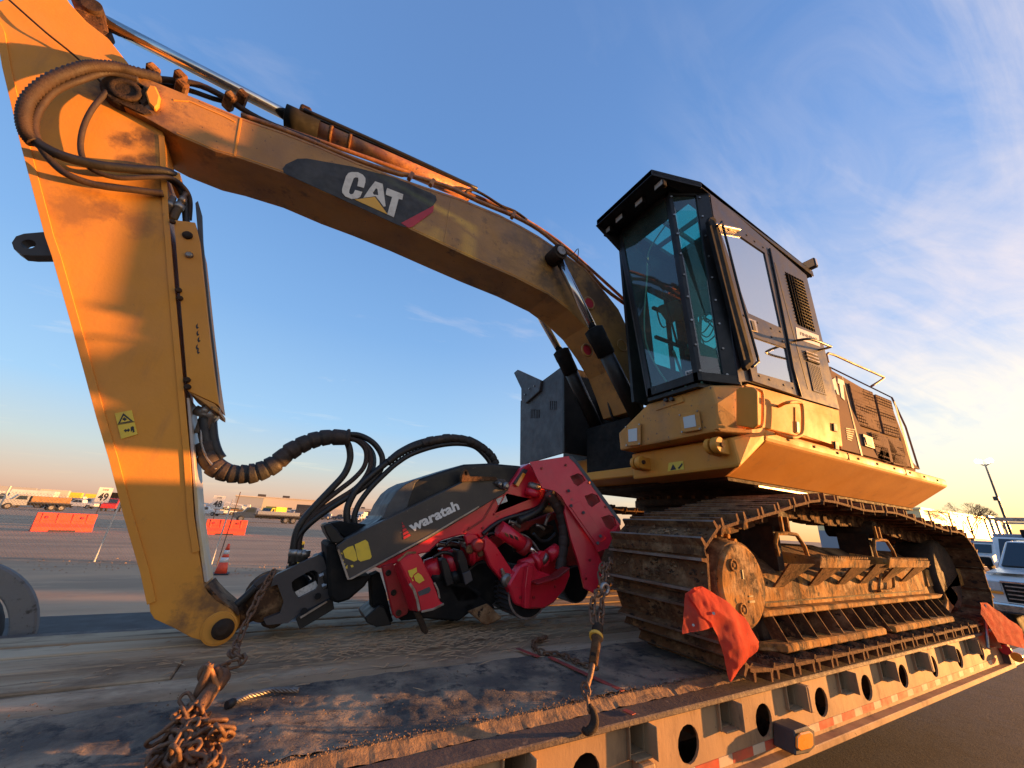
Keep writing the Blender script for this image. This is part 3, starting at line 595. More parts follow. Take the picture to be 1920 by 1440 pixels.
# tow eyes
for (q, r) in (((1338, 836), .062), ((1196, 868), .058)):
    p = onX(*q, 2.70); t_ = MB(); t_.cyl(p + V(0, -.06, 0), p + V(0, -.005, 0), r, n=24); t_.cyl(p + V(0, .015, 0), p + V(0, .05, 0), r * .95, n=24); t_.bx(p.x, 2.84, p.y - .055, p.y - .005, p.z - r, p.z + .05); t_.bx(p.x, 2.84, p.y + .015, p.y + .05, p.z - r, p.z + .05)
    o = t_.build('tow_eye', 'yellow', ex, .006); MB().cyl(p + V(0, -.075, 0), p + V(0, .06, 0), .018).build('pin', 'rust', o)
def warn(parent, P, nx_=.0015, w2=True):
    a, b, c_, d = P; n_ = (b - a).cross(d - a).normalized()
    s = MB().poly(P, n_ * .002).build('warning_sticker', 'sticker', parent); return s, n_
P = [onX(*p, 2.797) for p in ((1252, 884), (1283, 880), (1281, 864), (1254, 868))]; s, n_ = warn(ex, P)
for tri in (((1257, 882), (1268, 880), (1262, 870)),): MB().poly([onX(*p, 2.794) for p in tri], (-.002, 0, 0)).build('warning_symbol', 'ink', s)
MB().poly([onX(*p, 2.794) for p in ((1271, 878), (1279, 868), (1280, 871), (1274, 879))], (-.002, 0, 0)).build('warning_symbol', 'ink', s)
# mirror / box plate and loop handles on the side
pl = MB().poly([onX(*p, 2.82) for p in ((1380, 730), (1388, 726), (1412, 726), (1419, 732), (1420, 796), (1412, 803), (1380, 797))], (.03, 0, 0)).build('folded_mirror', 'yellow', ex, .008, 2)
def loop(pts, y=1.50, m='yellow', r=.012, name='grab_handle'):
    A = onY(*pts[0], 1.60); Bq = onY(*pts[-1], 1.60)
    return MB().tube([A] + [onY(*p, y) for p in pts[1:-1]] + [Bq], r, 8, sub=4).build(name, m, ex)
loop(((1395, 726), (1424, 732), (1430, 742), (1430, 790), (1424, 800), (1400, 803)))
loop(((1460, 762), (1475, 755), (1495, 754), (1504, 762), (1505, 806), (1497, 818), (1480, 820), (1455, 812)), r=.014)
# battery door with latch and hinges
dr = plateY('compartment_door', 'yellow', ex, [(1491, 763), (1563, 780), (1566, 835), (1492, 812)], 1.595, 1.602, bev=.002)
plateY('latch', 'steel', dr, [(1494, 790), (1499, 791), (1500, 812), (1495, 811)], 1.588, 1.594)
for q in ((1563, 793), (1566, 827)): plateY('hinge', 'ink', dr, [(q[0], q[1]), (q[0] + 7, q[1] + 2), (q[0] + 8, q[1] + 17), (q[0] + 1, q[1] + 15)], 1.58, 1.594)
# black front housing and guard panel on the far side
box('boom_foot_housing', 'blackflat', ex, 2.95, 4.6, 2.62, 3.52, 2.16, 2.80, .02)
box('hydraulic_housing', 'black', ex, 3.3, 6.6, 3.55, 4.45, 2.48, 3.3, .02)
MB().hull([V(2.85, 2.62, 2.16), V(2.85, 3.6, 2.16), V(3.5, 2.62, 2.12), V(3.5, 3.6, 2.12), V(2.85, 2.62, 2.25), V(2.85, 3.6, 2.25), V(3.5, 2.62, 2.3), V(3.5, 3.6, 2.3)]).build('front_crossmember', 'yellow', ex, .01)
LV = [[(995 + k * 3.1, 768), (997 + k * 3.1, 767.6), (997 + k * 3.1, 784), (995 + k * 3.1, 784.6)] for k in range(6)] + [[(1031 + k * 3.6, 752), (1033 + k * 3.6, 751.4), (1032.6 + k * 3.6, 768), (1031 + k * 3.6, 769)] for k in range(4)]
gp = plateX('side_guard', 'coolgrey', ex, [(975, 872), (1055, 849), (1055, 686), (1013, 717), (976, 752)], 2.70, 2.73, holes=LV, bev=.0)
MB().poly([onX(1055, 849, 2.70), onX(1055, 686, 2.70), onX(1055, 686, 2.70) + V(.7, 0, 0), onX(1055, 849, 2.70) + V(.7, 0, 0)], (0, -.03, 0)).build('side_guard_return', 'black', ex, .004)
wp = plateX('gusset_plate', 'coolgrey', ex, [(963, 699), (970, 693), (1014, 713), (1011, 733), (985, 756), (977, 749), (977, 729)], 2.66, 2.70, bev=.006)
for q in ((985, 740), (993, 729), (1002, 724)): p = onX(*q, 2.66); MB().cyl(p, p + V(-.015, 0, 0), .012, n=6).build('bolt', 'steel', wp)
for k in range(9): MB().cyl((3.5 + k * .42, 1.600, 2.44), (3.5 + k * .42, 1.592, 2.44), .012, n=8).build('platform_bolt', 'rustdark', ex)
for x in (4.55, 5.9): MB().poly([(x, 1.597, 2.48), (x + .012, 1.597, 2.48), (x + .012, 1.597, 2.40), (x, 1.597, 2.40)], (0, .004, 0)).build('platform_seam', 'rustdark', ex)
# ---- engine hood
hd = MB()
hp = [onY(*p, 1.63) for p in ((1556, 687), (1674, 745), (1700, 800), (1725, 880), (1577, 842))]
HL = [[(1593, 719), (1636, 736), (1653, 809), (1611, 795)], [(1642, 740), (1671, 752), (1687, 820), (1659, 812)], [(1634, 811), (1660, 818), (1670, 867), (1646, 858)], [(1664, 820), (1690, 828), (1702, 875), (1676, 869)]]
hh = [[onY(*p, 1.63) for p in h] for h in HL]
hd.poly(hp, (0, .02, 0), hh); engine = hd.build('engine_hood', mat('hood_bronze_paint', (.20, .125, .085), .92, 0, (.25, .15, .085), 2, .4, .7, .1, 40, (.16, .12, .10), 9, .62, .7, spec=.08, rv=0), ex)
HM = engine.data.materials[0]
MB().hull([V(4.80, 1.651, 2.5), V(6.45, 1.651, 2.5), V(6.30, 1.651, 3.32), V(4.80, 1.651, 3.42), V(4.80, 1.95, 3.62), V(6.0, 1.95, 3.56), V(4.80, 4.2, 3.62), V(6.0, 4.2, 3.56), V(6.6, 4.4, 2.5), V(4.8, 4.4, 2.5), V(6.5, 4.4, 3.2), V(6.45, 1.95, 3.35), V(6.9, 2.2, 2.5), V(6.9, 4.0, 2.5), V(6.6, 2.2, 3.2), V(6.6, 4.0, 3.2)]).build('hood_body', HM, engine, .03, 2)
for h in hh:
    a, b, c_, d = h; n = 13; vp = MB(); back = MB().poly([p + V(0, .016, 0) for p in h], (0, .003, 0)).build('vent_backing', 'blackflat', engine)
    for i in range(n + 1):
        t = i / n; L0 = a.lerp(d, t); R0 = b.lerp(c_, t); dn = (d - a).normalized() * .011
        vp.poly([L0 - dn * .5, R0 - dn * .5, R0 + dn * .5, L0 + dn * .5], (0, .012, 0))
        if i < n:
            L1 = a.lerp(d, (i + 1) / n); R1 = b.lerp(c_, (i + 1) / n); m_ = int((R0 - L0).length / .048)
            for j in range(m_ + 1):
                s_ = (j + (.5 if i % 2 else 0)) / m_
                if s_ > 1: continue
                q0 = L0.lerp(R0, s_); q1 = L1.lerp(R1, s_); dx = V(.0055, 0, 0)
                vp.poly([q0 - dx, q0 + dx, q1 + dx, q1 - dx], (0, .010, 0))
    vp.build('vent_screen', HM, engine)
lt = plateY('hood_latch', 'charcoal', engine, [(1618, 813), (1636, 820), (1641, 842), (1623, 836)], 1.612, 1.629); plateY('latch_pull', 'ink', lt, [(1622, 819), (1634, 824), (1637, 838), (1626, 834)], 1.606, 1.611)
plateY('panel_gap', 'ink', engine, [(1578, 705), (1580, 706), (1618, 855), (1615, 854)], 1.626, 1.629, bev=0)
plateY('panel_gap', 'ink', engine, [(1676, 752), (1679, 754), (1714, 878), (1710, 877)], 1.626, 1.629, bev=0)
plateY('air_slots', 'ink', engine, [(1585, 800), (1604, 806), (1605, 822), (1588, 826)], 1.626, 1.629, bev=0) if False else None
for k in range(6): plateY('air_slot', 'ink', engine, [(1586 + k * .6, 802 + k * 4), (1600 - k * 1.2 + 3, 806 + k * 4 - 1), (1600 - k * 1.2 + 3, 808 + k * 4 - 1), (1586 + k * .6, 804 + k * 4)], 1.626, 1.629, bev=0)
plateY('logo_letter', 'cream', engine, [(1571, 709), (1582, 714), (1584, 722), (1581, 721), (1584, 751), (1578, 745), (1574, 720), (1571, 718)], 1.624, 1.629, bev=0)
plateY('logo_letter', 'cream', engine, [(1560, 712), (1566, 708), (1574, 741), (1570, 739), (1567, 730), (1563, 733)], 1.624, 1.629, bev=0)
tr_ = MB().tube([onY(1553, 680, 1.75), onY(1553, 662, 1.75), onY(1600, 682, 1.75), onY(1650, 704, 1.75), onY(1657, 708, 1.75), onY(1650, 714, 1.75), onY(1634, 724, 1.8)], .014, 8, sub=3).build('hood_guard_rail', 'rustpipe', ex)
box('exhaust_box', 'charcoal', ex, 4.95, 5.7, 2.1, 2.7, 3.55, 3.74, .03)
# rear counterweight
MB().hull([V(6.9, 1.95, 2.486), V(7.25, 2.3, 2.486), V(7.35, 3.07, 2.486), V(7.25, 3.8, 2.486), V(6.9, 4.2, 2.486), V(6.8, 2.1, 3.1), V(7.1, 2.5, 3.1), V(7.1, 3.6, 3.1), V(6.8, 4.1, 3.1)]).build('counterweight', 'charcoal', ex, .04, 2)
# ---- cab
CY = 1.60
cab = plateY('cab', 'cabgrey', ex, [(1331, 360), (1512, 516), (1574, 767), (1400, 715), (1386, 716)], CY, CY + .04,
             holes=[[(1350, 432), (1391, 438), (1438, 471), (1490, 735), (1409, 703), (1398, 640)], [(1471, 509), (1506, 527), (1529, 623), (1495, 608)]], bev=0)
ZR = 4.78
# far side wall, floor, back wall
fs = [V(2.62, 2.42, 2.80), V(4.8, 2.42, 2.86), V(4.8, 2.46, 4.62), V(2.62, 2.48, 4.82)]
def inset(P, u0, u1, v0, v1): return [P[0].lerp(P[1], u).lerp(P[3].lerp(P[2], u), v) for u, v in ((u0, v0), (u1, v0), (u1, v1), (u0, v1))]
MB().poly(fs, (0, .03, 0), [inset(fs, .16, .37, .24, .70), inset(fs, .55, .72, .50, .78)]).build('far_wall', 'black', cab)
bw = [V(4.70, 1.65, 2.86), V(4.70, 2.42, 2.86), V(4.70, 2.42, 4.66), V(4.70, 1.65, 4.66)]
for u in ((.16, .37, .24, .70), (.55, .72, .50, .78)): MB().poly(inset(fs, *u), (0, .006, 0)).build('far_window', 'glass', cab)
MB().poly(bw, (.03, 0, 0)).build('back_wall', 'black', cab)
for z_ in (3.55, 3.9): MB().bx(2.95, 3.5, 2.37, 2.40, z_, z_ + .03).build('window_bar', 'blackflat', cab)
MB().bx(3.17, 3.20, 2.37, 2.41, 3.2, 4.2).build('window_bar', 'blackflat', cab)
MB().hull([V(3.05, 2.3, 3.7), V(3.35, 2.3, 3.85), V(3.35, 2.4, 4.1), V(3.0, 2.4, 3.95), V(3.2, 2.25, 4.05)]).build('side_console', 'seat', cab, .02)
MB().poly([V(2.62, 1.76, 2.79), V(2.95, 1.66, 2.79), V(4.7, 1.66, 2.84), V(4.7, 2.42, 2.84), V(2.62, 2.26, 2.79)], (0, 0, -.03)).build('floor', 'black', cab)
# roof with skylight opening and the overhanging visor
ro = [(2.32, 2.52), (2.32, 1.755), (2.83, 1.60), (4.86, 1.60), (4.86, 2.56), (2.66, 2.56)]
RB = 4.825
sky_h = [[V(xa, ya, RB), V(xb, ya, RB), V(xb, yb, RB), V(xa, yb, RB)] for xa, xb in ((2.90, 3.145), (3.165, 3.41)) for ya, yb in ((1.80, 2.10), (2.125, 2.40))]
roofpts = [V(x, y, 4.76 if x < 2.9 else 4.66) for x, y in ro]
for p in roofpts: pass
slope = lambda x: -.100 * max(0, x - 2.83)
rf_ = MB().poly([V(x, y, RB) for x, y in ro], (0, 0, .055), sky_h)
for v in rf_.bm.verts: v.co.z += slope(v.co.x)
rf_.build('roof', 'black', cab)
for h in sky_h: MB().poly([p + V(0, 0, .04 + slope(p.x)) for p in h], (0, 0, .006)).build('skylight', 'glass', cab)
vis = MB()
for a, b in zip(ro[:3], ro[1:4]):
    A = V(*a, RB - .01 + slope(a[0])); Bv = V(*b, RB - .01 + slope(b[0])); vis.poly([A, Bv, Bv + V(0, 0, .075), A + V(0, 0, .075)], V(.018, .008, 0))
vis.build('roof_lip', 'black', cab, .004)
MB().poly([V(2.32, 2.52, RB), V(2.62, 2.48, RB), V(2.62, 2.46, 4.55)], (0, .02, 0)).build('visor_cheek', 'black', cab)
MB().poly([V(2.80, 1.575, 4.69), V(4.86, 1.595, 4.69), V(4.84, 1.597, 4.50), V(2.98, 1.597, 4.60)], (0, -.012, 0)).build('side_header', 'charcoal', cab, .003) if False else None
# front posts
FT, FB = 4.82, 2.80
a0, a1 = V(2.60, 2.49, FT), V(2.60, 2.24, FB)          # far post
b0, b1 = V(2.60, 1.80, FT), V(2.60, 1.73, FB)          # middle post
c0, c1 = V(2.94, 1.60, FT), V(2.94, 1.60, FB)          # near post
def beam(name, p, q, u, v, m='black', parent=None): return MB().poly([p, p + u, p + u + v, p + v], q - p).build(name, m, parent or cab, .004)
def barq(name, P, vec, m='black', **k): return MB().poly(P, vec).build(name, m, cab, .003, **k)
barq('front_post', [a0, a0 + V(0, -.05, 0), a1 + V(0, -.05, 0), a1], (.05, 0, 0))
MB().poly([a0, a0 + V(.0, -.0, 0) + V(.05, .03, 0), a1 + V(.05, .03, 0), a1], (0, .01, 0)).build('side_strip', 'charcoal', cab)
cd_ = (c0 - b0).normalized()
barq('front_post', [b0 + V(0, .045, 0), b0, b1, b1 + V(0, .045, 0)], (.05, .01, 0))
barq('corner_post', [b0, b0 + cd_ * .035, b1 + cd_ * .035, b1], (.02, .04, 0), label='rust-stained corner post')
barq('front_post', [c0 - cd_ * .13, c0, c1, c1 - cd_ * .13], (.012, .03, 0))
for (P0, P1, n_) in ((a0, b0, 'front_header'), (b0, c0, 'front_header')): barq(n_, [P0, P1, P1 - V(0, 0, .05), P0 - V(0, 0, .05)], (.03, .01, 0))
for (P0, P1) in ((a1, b1), (b1, c1)): barq('front_sill', [P0, P1, P1 + V(0, 0, .075), P0 + V(0, 0, .075)], (.03, .01, 0))
# bolts up the posts
for (P0, P1) in ((b0 + cd_ * .02, b1 + cd_ * .02), (c0 - cd_ * .10, c1 - cd_ * .10)):
    for k in range(9): p = P0.lerp(P1, .04 + k * .115); MB().cyl(p, p + V(-.006, -.008, 0), .010, n=6).build('post_bolt', 'steel', cab)
g1 = [a0 + V(.012, -.045, -.045), b0 + V(.012, .04, -.045), b1 + V(.012, .04, .07), a1 + V(.012, -.045, .07)]
MB().poly(g1, (.006, 0, 0)).build('front_window', 'glass', cab)
g2 = [b0 + cd_ * .03 + V(.01, .01, -.045), c0 - cd_ * .125 + V(.01, .01, -.045), c1 - cd_ * .125 + V(.01, .01, .07), b1 + cd_ * .03 + V(.01, .01, .07)]
MB().poly(g2, (.003, .005, 0)).build('corner_window', 'glass', cab)
fw = MB(); 
st = plateX('service_sticker', 'label', cab, [(1285, 696), (1305, 691), (1307, 706), (1287, 711)], 2.607, 2.609, bev=0)
for (u0, u1, v) in ((.1, .5, .25), (.1, .8, .5), (.2, .9, .75)): pass
text_on('sticker_text', 'M-R2 A', 'ink', cab, onX(1287.5, 702.5, 2.604), onX(1303.5, 699, 2.604), onX(1287, 697.5, 2.604), thick=.0005)
# visor lamps
for q in ((1141, 434), (1164, 411), (1201, 381), (1238, 349)):
    t_ = max(0, min(1, (1238 - q[0]) / 97)); p = V(2.40, 1.82 + .60 * t_, 4.66); p = onZ(q[0], q[1], 4.78)
    lp = MB().box(p, (.05, .11, .075)).build('work_lamp', 'blackflat', cab, .008, 2); MB().box(p + V(-.027, 0, 0), (.004, .09, .055)).build('lens', 'lens', lp)
    MB().cyl(p, V(p.x, p.y, 4.83), .012, n=8).build('lamp_bracket', 'blackflat', cab)
# door: frame with two panes, bolts and handle
dy = CY - .022
door = plateY('door', 'cabgrey', cab, [(1347, 421), (1391, 427), (1443, 466), (1484, 661), (1502, 744), (1412, 714)], dy, CY - .003,
              holes=[[(1352, 437), (1390, 444), (1434, 474), (1465, 615), (1403, 587)], [(1414, 632), (1474, 653), (1487, 718), (1420, 699)]], bev=0)
plateY('door_window', 'glassside', door, [(1351, 435), (1391, 442), (1436, 473), (1467, 618), (1402, 590)], CY - .012, CY - .006, bev=0)
plateY('door_window', 'glassside', door, [(1412, 630), (1475, 651), (1489, 721), (1419, 702)], CY - .012, CY - .006, bev=0)
for q in ((1366, 431), (1383, 434), (1400, 441), (1415, 453), (1431, 464), (1441, 477), (1447, 500), (1453, 528), (1459, 558), (1465, 586), (1471, 617), (1479, 655), (1485, 687), (1491, 718), (1487, 728), (1470, 722), (1443, 712), (1424, 705), (1408, 611), (1395, 592), (1420, 605), (1446, 616), (1463, 622), (1447, 632), (1467, 640)):
    p = onY(*q, dy); MB().cyl(p, p + V(0, -.006, 0), .010, n=6).build('door_bolt', 'ink', door)
hl = plateY('door_latch', 'steel', door, [(1403, 596), (1418, 601), (1422, 623), (1407, 619)], dy - .006, dy - .001); plateY('latch_pull', 'ink', door, [(1408, 600), (1414, 602), (1419, 621), (1413, 619)], dy - .012, dy - .007)
MB().tube([onY(*q, CY - .03) for q in ((1443, 466), (1456, 528), (1478, 640), (1487, 690), (1502, 744))], .010, 6, spline=False).build('door_hinge_bar', 'ink', cab)
plateY('door_gutter', 'steel', cab, [(1343, 417), (1389, 427), (1390, 431), (1344, 421)], 1.545, CY - .003)
for q0, q1 in (((1443, 470), (1444, 478)), ((1470, 495), (1556, 830))): pass
plateY('panel_seam', 'ink', cab, [(1452, 492), (1454, 493), (1517, 730), (1515, 730)], CY - .002, CY - .0005, bev=0)
# side guard blade and grab rail
bl = plateY('rubber_blade', 'blackflat', cab, [(1328, 414), (1331, 407), (1337, 405), (1343, 411), (1414, 676), (1413, 686), (1402, 694), (1398, 690)], 1.55, 1.585, bev=.006)
MB().tube([onY(*q, 1.52) for q in ((1344, 424), (1352, 420), (1356, 426), (1390, 560), (1420, 668), (1420, 679), (1410, 688))], .011, 8, sub=3).build('grab_rail', 'black', cab)
# mesh grille, finishing plate, louvres, perforated panel
gr_ = MB(); G = [onY(*p, CY - .004) for p in ((1471, 509), (1506, 527), (1529, 623), (1495, 608))]
for i in range(1, 7): a = G[0].lerp(G[1], i / 7); b = G[3].lerp(G[2], i / 7); gr_.tube([a, b], .0055, 5, spline=False)
for i in range(1, 16): a = G[0].lerp(G[3], i / 16); b = G[1].lerp(G[2], i / 16); gr_.tube([a, b], .0055, 5, spline=False)
gr_.build('mesh_grille', 'blackflat', cab)
sp_ = plateY('name_plate', 'white', cab, [(1492, 613), (1535, 629), (1538, 650), (1495, 635)], CY - .004, CY - .001, bev=0)
text_on('name_plate_text', 'FINNING', 'ink', cab, onY(1501, 628, CY - .005), onY(1533, 640, CY - .005), onY(1500, 622, CY - .005), thick=.0005)
for k in range(6): plateY('louvre', 'blackflat' if k % 2 else 'steel', cab, [(1511 + k * .9, 657 + k * 3.2), (1533 + k * .9, 665 + k * 3.2), (1533.5 + k * .9, 667.6 + k * 3.2), (1511.5 + k * .9, 659.6 + k * 3.2)], CY - .018, CY - .001, bev=0)
pf = plateY('perforated_panel', 'cabgrey', cab, [(1514, 678), (1539, 687), (1551, 741), (1526, 733)], CY - .008, CY - .001, bev=.001)
pq = [onY(*p, CY - .009) for p in ((1516, 681), (1538, 689), (1549, 738), (1527, 730))]; hb = MB()
for i in range(15):
    for j in range(7): c_ = pq[0].lerp(pq[1], (j + .5) / 7).lerp(pq[3].lerp(pq[2], (j + .5) / 7), (i + .5) / 15); hb.bx(c_.x - .008, c_.x + .008, CY - .0105, CY - .0085, c_.z - .006, c_.z + .006)
hb.build('perforations', 'ink', pf)
MB().tube([onY(1492, 639, CY), onY(1497, 638, 1.47), onY(1520, 636, 1.40), onY(1553, 648, 1.40), onY(1556, 651, 1.42), onY(1537, 656, CY)], .012, 8, sub=4).build('grab_handle', 'black', cab)
lp = V(4.83, 1.60, 4.76); rl = MB().box(lp, (.06, .13, .12)).build('rear_lamp', 'black', cab, .01, 2); MB().box(lp + V(-.033, -.0, 0), (.005, .11, .10)).build('lens', 'amber', rl); MB().box(lp + V(0, -.068, 0), (.04, .004, .09)).build('lens', 'lens', rl)
MB().cyl(lp, V(4.83, 1.62, 4.6), .012).build('lamp_bracket', 'black', cab)
# interior
sx = V(3.75, 2.02, 2.84)
seat = MB().box(sx + V(0, 0, .50), (.52, .50, .14)).build('operator_seat', 'seat', cab, .04, 2)
MB().box(sx + V(.28, 0, .90), (.14, .48, .75), Euler((0, .18, 0)).to_matrix()).build('backrest', 'seat', seat, .05, 2); MB().box(sx + V(.36, 0, 1.38), (.10, .28, .22)).build('headrest', 'seat', seat, .04, 2)
MB().box(sx + V(0, 0, .2), (.4, .4, .4)).build('seat_base', 'blackflat', seat)
for s_ in (-1, 1):
    MB().box(sx + V(-.12, s_ * .31, .66), (.50, .10, .10)).build('armrest', 'seat', seat, .02)
    MB().tube([sx + V(-.36, s_ * .31, .70), sx + V(-.38, s_ * .31, .80), sx + V(-.36, s_ * .31, .90)], .022, 8).build('joystick', 'blackflat', cab)
MB().box(V(2.85, 1.78, 3.62), (.04, .20, .26), Euler((0, 0, .5)).to_matrix()).build('monitor', 'blackflat', cab, .01)
MB().tube([V(2.85, 1.8, 3.5), V(2.9, 1.9, 3.1), V(3.0, 1.95, 2.82)], .014, 6).build('monitor_arm', 'blackflat', cab)
for y_ in (1.92, 2.08): MB().tube([V(2.95, y_, 2.82), V(2.88, y_, 3.05), V(2.80, y_, 3.25)], .012, 6).build('pedal_lever', 'steel', cab); 
MB().tube([V(2.66, 1.85, 4.55), V(2.75, 2.2, 4.45), V(2.80, 2.3, 4.2), V(2.7, 2.3, 3.4), V(2.9, 2.2, 2.9)], .008, 6).build('cable', 'cream', cab)
MB().tube([V(2.62, 1.9, 3.2), V(2.66, 2.05, 3.9), V(2.64, 2.25, 4.5)], .010, 6).build('wiper_arm', 'blackflat', cab)
for k in range(14): p = V(3.0 + k * .06, 2.30 + .15 * math.sin(k * 2.1), 4.0 + .14 * math.cos(k * 1.7)); MB().tube([p, p + V(.2, .1 * math.sin(k), -.15), p + V(.3, -.1, -.02)], .008, 5).build('ceiling_wire', 'seat', cab)
# ---- boom
BY, BW = 2.845, .41
top = [(232, 140), (275, 147), (290, 153), (375, 187), (450, 219), (531, 247), (600, 274), (668, 303), (740, 330), (810, 354), (865, 372), (937, 402), (975, 422), (1010, 442), (1047, 467), (1098, 504), (1134, 547), (1160, 580), (1180, 622), (1192, 665), (1205, 710), (1208, 780)]
bot = [(1180, 772), (1165, 730), (1150, 692), (1125, 650), (1098, 612), (1065, 580), (1029, 553), (967, 521), (894, 489), (832, 460), (752, 422), (675, 388), (609, 361), (531, 325), (450, 297), (403, 284), (331, 253), (281, 225), (240, 203), (205, 186), (208, 158)]
P = [onY(*p, BY) for p in top + bot]; b_ = MB()
b_.poly(P, (0, BW, 0))
mb_ = M['yellow_oily'].copy(); mb_.name = 'stained_boom_paint'; dk = (.035, .022, .014); LP = lambda px, py: tuple(onY(px, py, BY) - B)
stain(mb_, [(LP(1050, 485), .42, dk, .92), (LP(1120, 555), .40, (.07, .04, .02), .8), (LP(985, 455), .35, (.16, .08, .03), .7), (LP(240, 175), .22, dk, .95), (LP(300, 225), .22, (.08, .04, .02), .8), (LP(1030, 530), .30, (.10, .055, .025), .7), (LP(330, 300), .30, dk, .8)])
boom = b_.build('boom', mb_, ex, .008, 2)
def strip(pts, w, th, m, name, parent, y=BY):
    Q = [onY(*p, y) for p in pts]; up_, dn_ = [], []
    for i, q in enumerate(Q):
        t = (Q[min(i + 1, len(Q) - 1)] - Q[max(i - 1, 0)]).normalized(); n_ = V(-t.z, 0, t.x); up_.append(q + n_ * w / 2); dn_.append(q - n_ * w / 2)
    return MB().poly(up_ + dn_[::-1], (0, -th, 0)).build(name, m, parent, .001)
strip([(452, 222), (440, 293)], .014, .004, 'yellow', 'weld_seam', boom)
strip([(846, 372), (833, 455)], .012, .003, 'yellow_oily', 'weld_seam', boom)
ln_ = [(p[0], p[1] + 4) for p in top[3:17]]; strip(ln_, .010, .003, 'rustpipe', 'edge_weld', boom)
strip([(p[0], p[1] - 4) for p in bot[5:17]][::1], .008, .003, 'yellow', 'edge_weld', boom)
strip([(325, 188), (355, 190), (420, 218), (441, 229)], .012, .004, 'yellow', 'edge_weld', boom)
plateY('nose_casting', 'yellow', boom, [(279, 158), (291, 160), (300, 180), (297, 196), (290, 204), (278, 192), (272, 172)], BY - .035, BY - .001, bev=.008)
nose = onY(236, 172, BY); MB().cyl(nose + V(0, -.012, 0), nose + V(0, BW + .05, 0), .125, n=32).build('nose_boss', 'rustdark', boom, .01)
MB().lathe(nose + V(0, -.012, 0), (0, -1, 0), [(0, .09), (.012, .088), (.013, .055), (.004, .05)], 20).build('nose_pin', 'rustdark', boom)
plateY('grease_smear', 'rustdark', boom, [(206, 160), (240, 150), (270, 162), (262, 190), (285, 212), (270, 214), (235, 198), (207, 184)], BY - .012, BY - .002, bev=.002)
badge = plateY('logo_badge', 'decalblack', boom, [(530, 316), (536, 308), (558, 297.5), (575, 297), (660, 312), (740, 333), (808, 362), (817, 367), (819, 375), (812, 386), (768, 424), (760, 426), (745, 421), (640, 373), (540, 328), (532, 323)], BY - .004, BY - .001, bev=0)
plateY('badge_red_tail', 'decalred', badge, [(752, 418), (814, 385), (812, 397), (774, 425), (766, 427)], BY - .007, BY - .0042, bev=0)
plateY('badge_triangle', 'decalyellow', badge, [(665, 374), (703, 369), (727, 402)], BY - .0075, BY - .0045, bev=0)
# C A T letters traced as solid shapes
sc_ = lambda P_: [(500 + x * .36458, 150 + y * .36458) for x, y in P_]
CATL = [[(437, 473), (470, 474), (495, 487), (508, 505), (508, 525), (500, 555), (466, 545), (472, 515), (470, 502), (456, 500), (447, 506), (426, 565), (424, 580), (432, 588), (445, 585), (455, 565), (492, 575), (482, 600), (466, 609), (437, 612), (405, 598), (388, 578), (388, 560), (408, 495), (420, 478)],
        [(558, 521), (597, 534), (612, 648), (602, 652), (585, 628), (560, 597), (497, 606), (530, 556)],
        [(620, 555), (703, 588), (697, 616), (679, 611), (654, 706), (620, 690), (645, 601), (613, 590), (614, 572)]]
AH = [[(562, 556), (570, 560), (574, 592), (552, 590), (546, 580)]]
for i, l_ in enumerate(CATL): plateY('letter', 'cream', badge, sc_(l_), BY - .0085, BY - .0055, holes=[sc_(AH[0])] if i == 1 else (), bev=0)
for q, rr in (((1104, 569), .060), ((1100, 657), .056)):
    p = onY(*q, BY); o = MB().lathe(p, (0, -1, 0), [(0, rr * 1.35), (.012, rr * 1.35), (.014, rr * 1.05), (.006, rr)], 28).build('pivot_boss', 'yellow_oily', boom); MB().cyl(p + V(0, -.008, 0), p + V(0, -.012, 0), rr * .98, n=24).build('red_cap', 'decalred', o)
p = onY(1166, 648, BY); MB().lathe(p, (0, -1, 0), [(0, .075), (.008, .075), (.009, .06), (.004, .058)], 28).build('pivot_boss', 'yellow_oily', boom)
# pipework along the top
def pipe(name, m, pts, y, r, parent=boom, n=8, sub=3): return MB().tube([onY(p[0], p[1], p[2] if len(p) > 2 else y) for p in pts], r, n, sub=sub).build(name, m, parent)
pipe('hydraulic_pipe', 'rustpipe', [(452, 216), (520, 240), (590, 268), (668, 300), (745, 326), (762, 328), (805, 340), (850, 355), (900, 379), (965, 406), (1010, 431), (1050, 463), (1095, 500), (1132, 540), (1172, 570)], 2.87, .021)
pipe('hydraulic_pipe', 'rustpipe', [(455, 214), (600, 265), (700, 300), (820, 343), (900, 371), (985, 412), (1050, 455), (1100, 498), (1175, 566)], 3.0, .019)
for q in ((770, 331), (810, 343), (962, 404), (1052, 464)): p = onY(*q, 2.85); MB().box(p, (.035, .05, .085), Euler((0, .3, 0)).to_matrix()).build('pipe_clamp', 'rustpipe', boom, .004)
pipe('short_hose', 'rustdark', [(872, 362), (880, 356), (893, 358), (915, 370), (940, 386), (965, 396), (988, 412)], 2.95, .014)
pipe('oil_line', 'rubberbrown', [(287, 148), (330, 152), (375, 160), (420, 182), (470, 214), (520, 238), (600, 268)], 2.9, .022)
pipe('oil_line', 'rubber', [(295, 158), (350, 168), (400, 185), (440, 196), (490, 226), (540, 246)], 2.95, .018)
pipe('thin_wire', 'ink', [(1052, 475), (1072, 478), (1084, 466), (1083, 486), (1082, 490)], 2.8, .005)
for q in ((286, 140), (337, 152), (340, 168), (430, 190), (452, 186)): p = onY(*q, 2.9); MB().box(p, (.07, .16, .06), Euler((0, .4, .3)).to_matrix()).build('hose_clamp', 'rust', boom, .012)
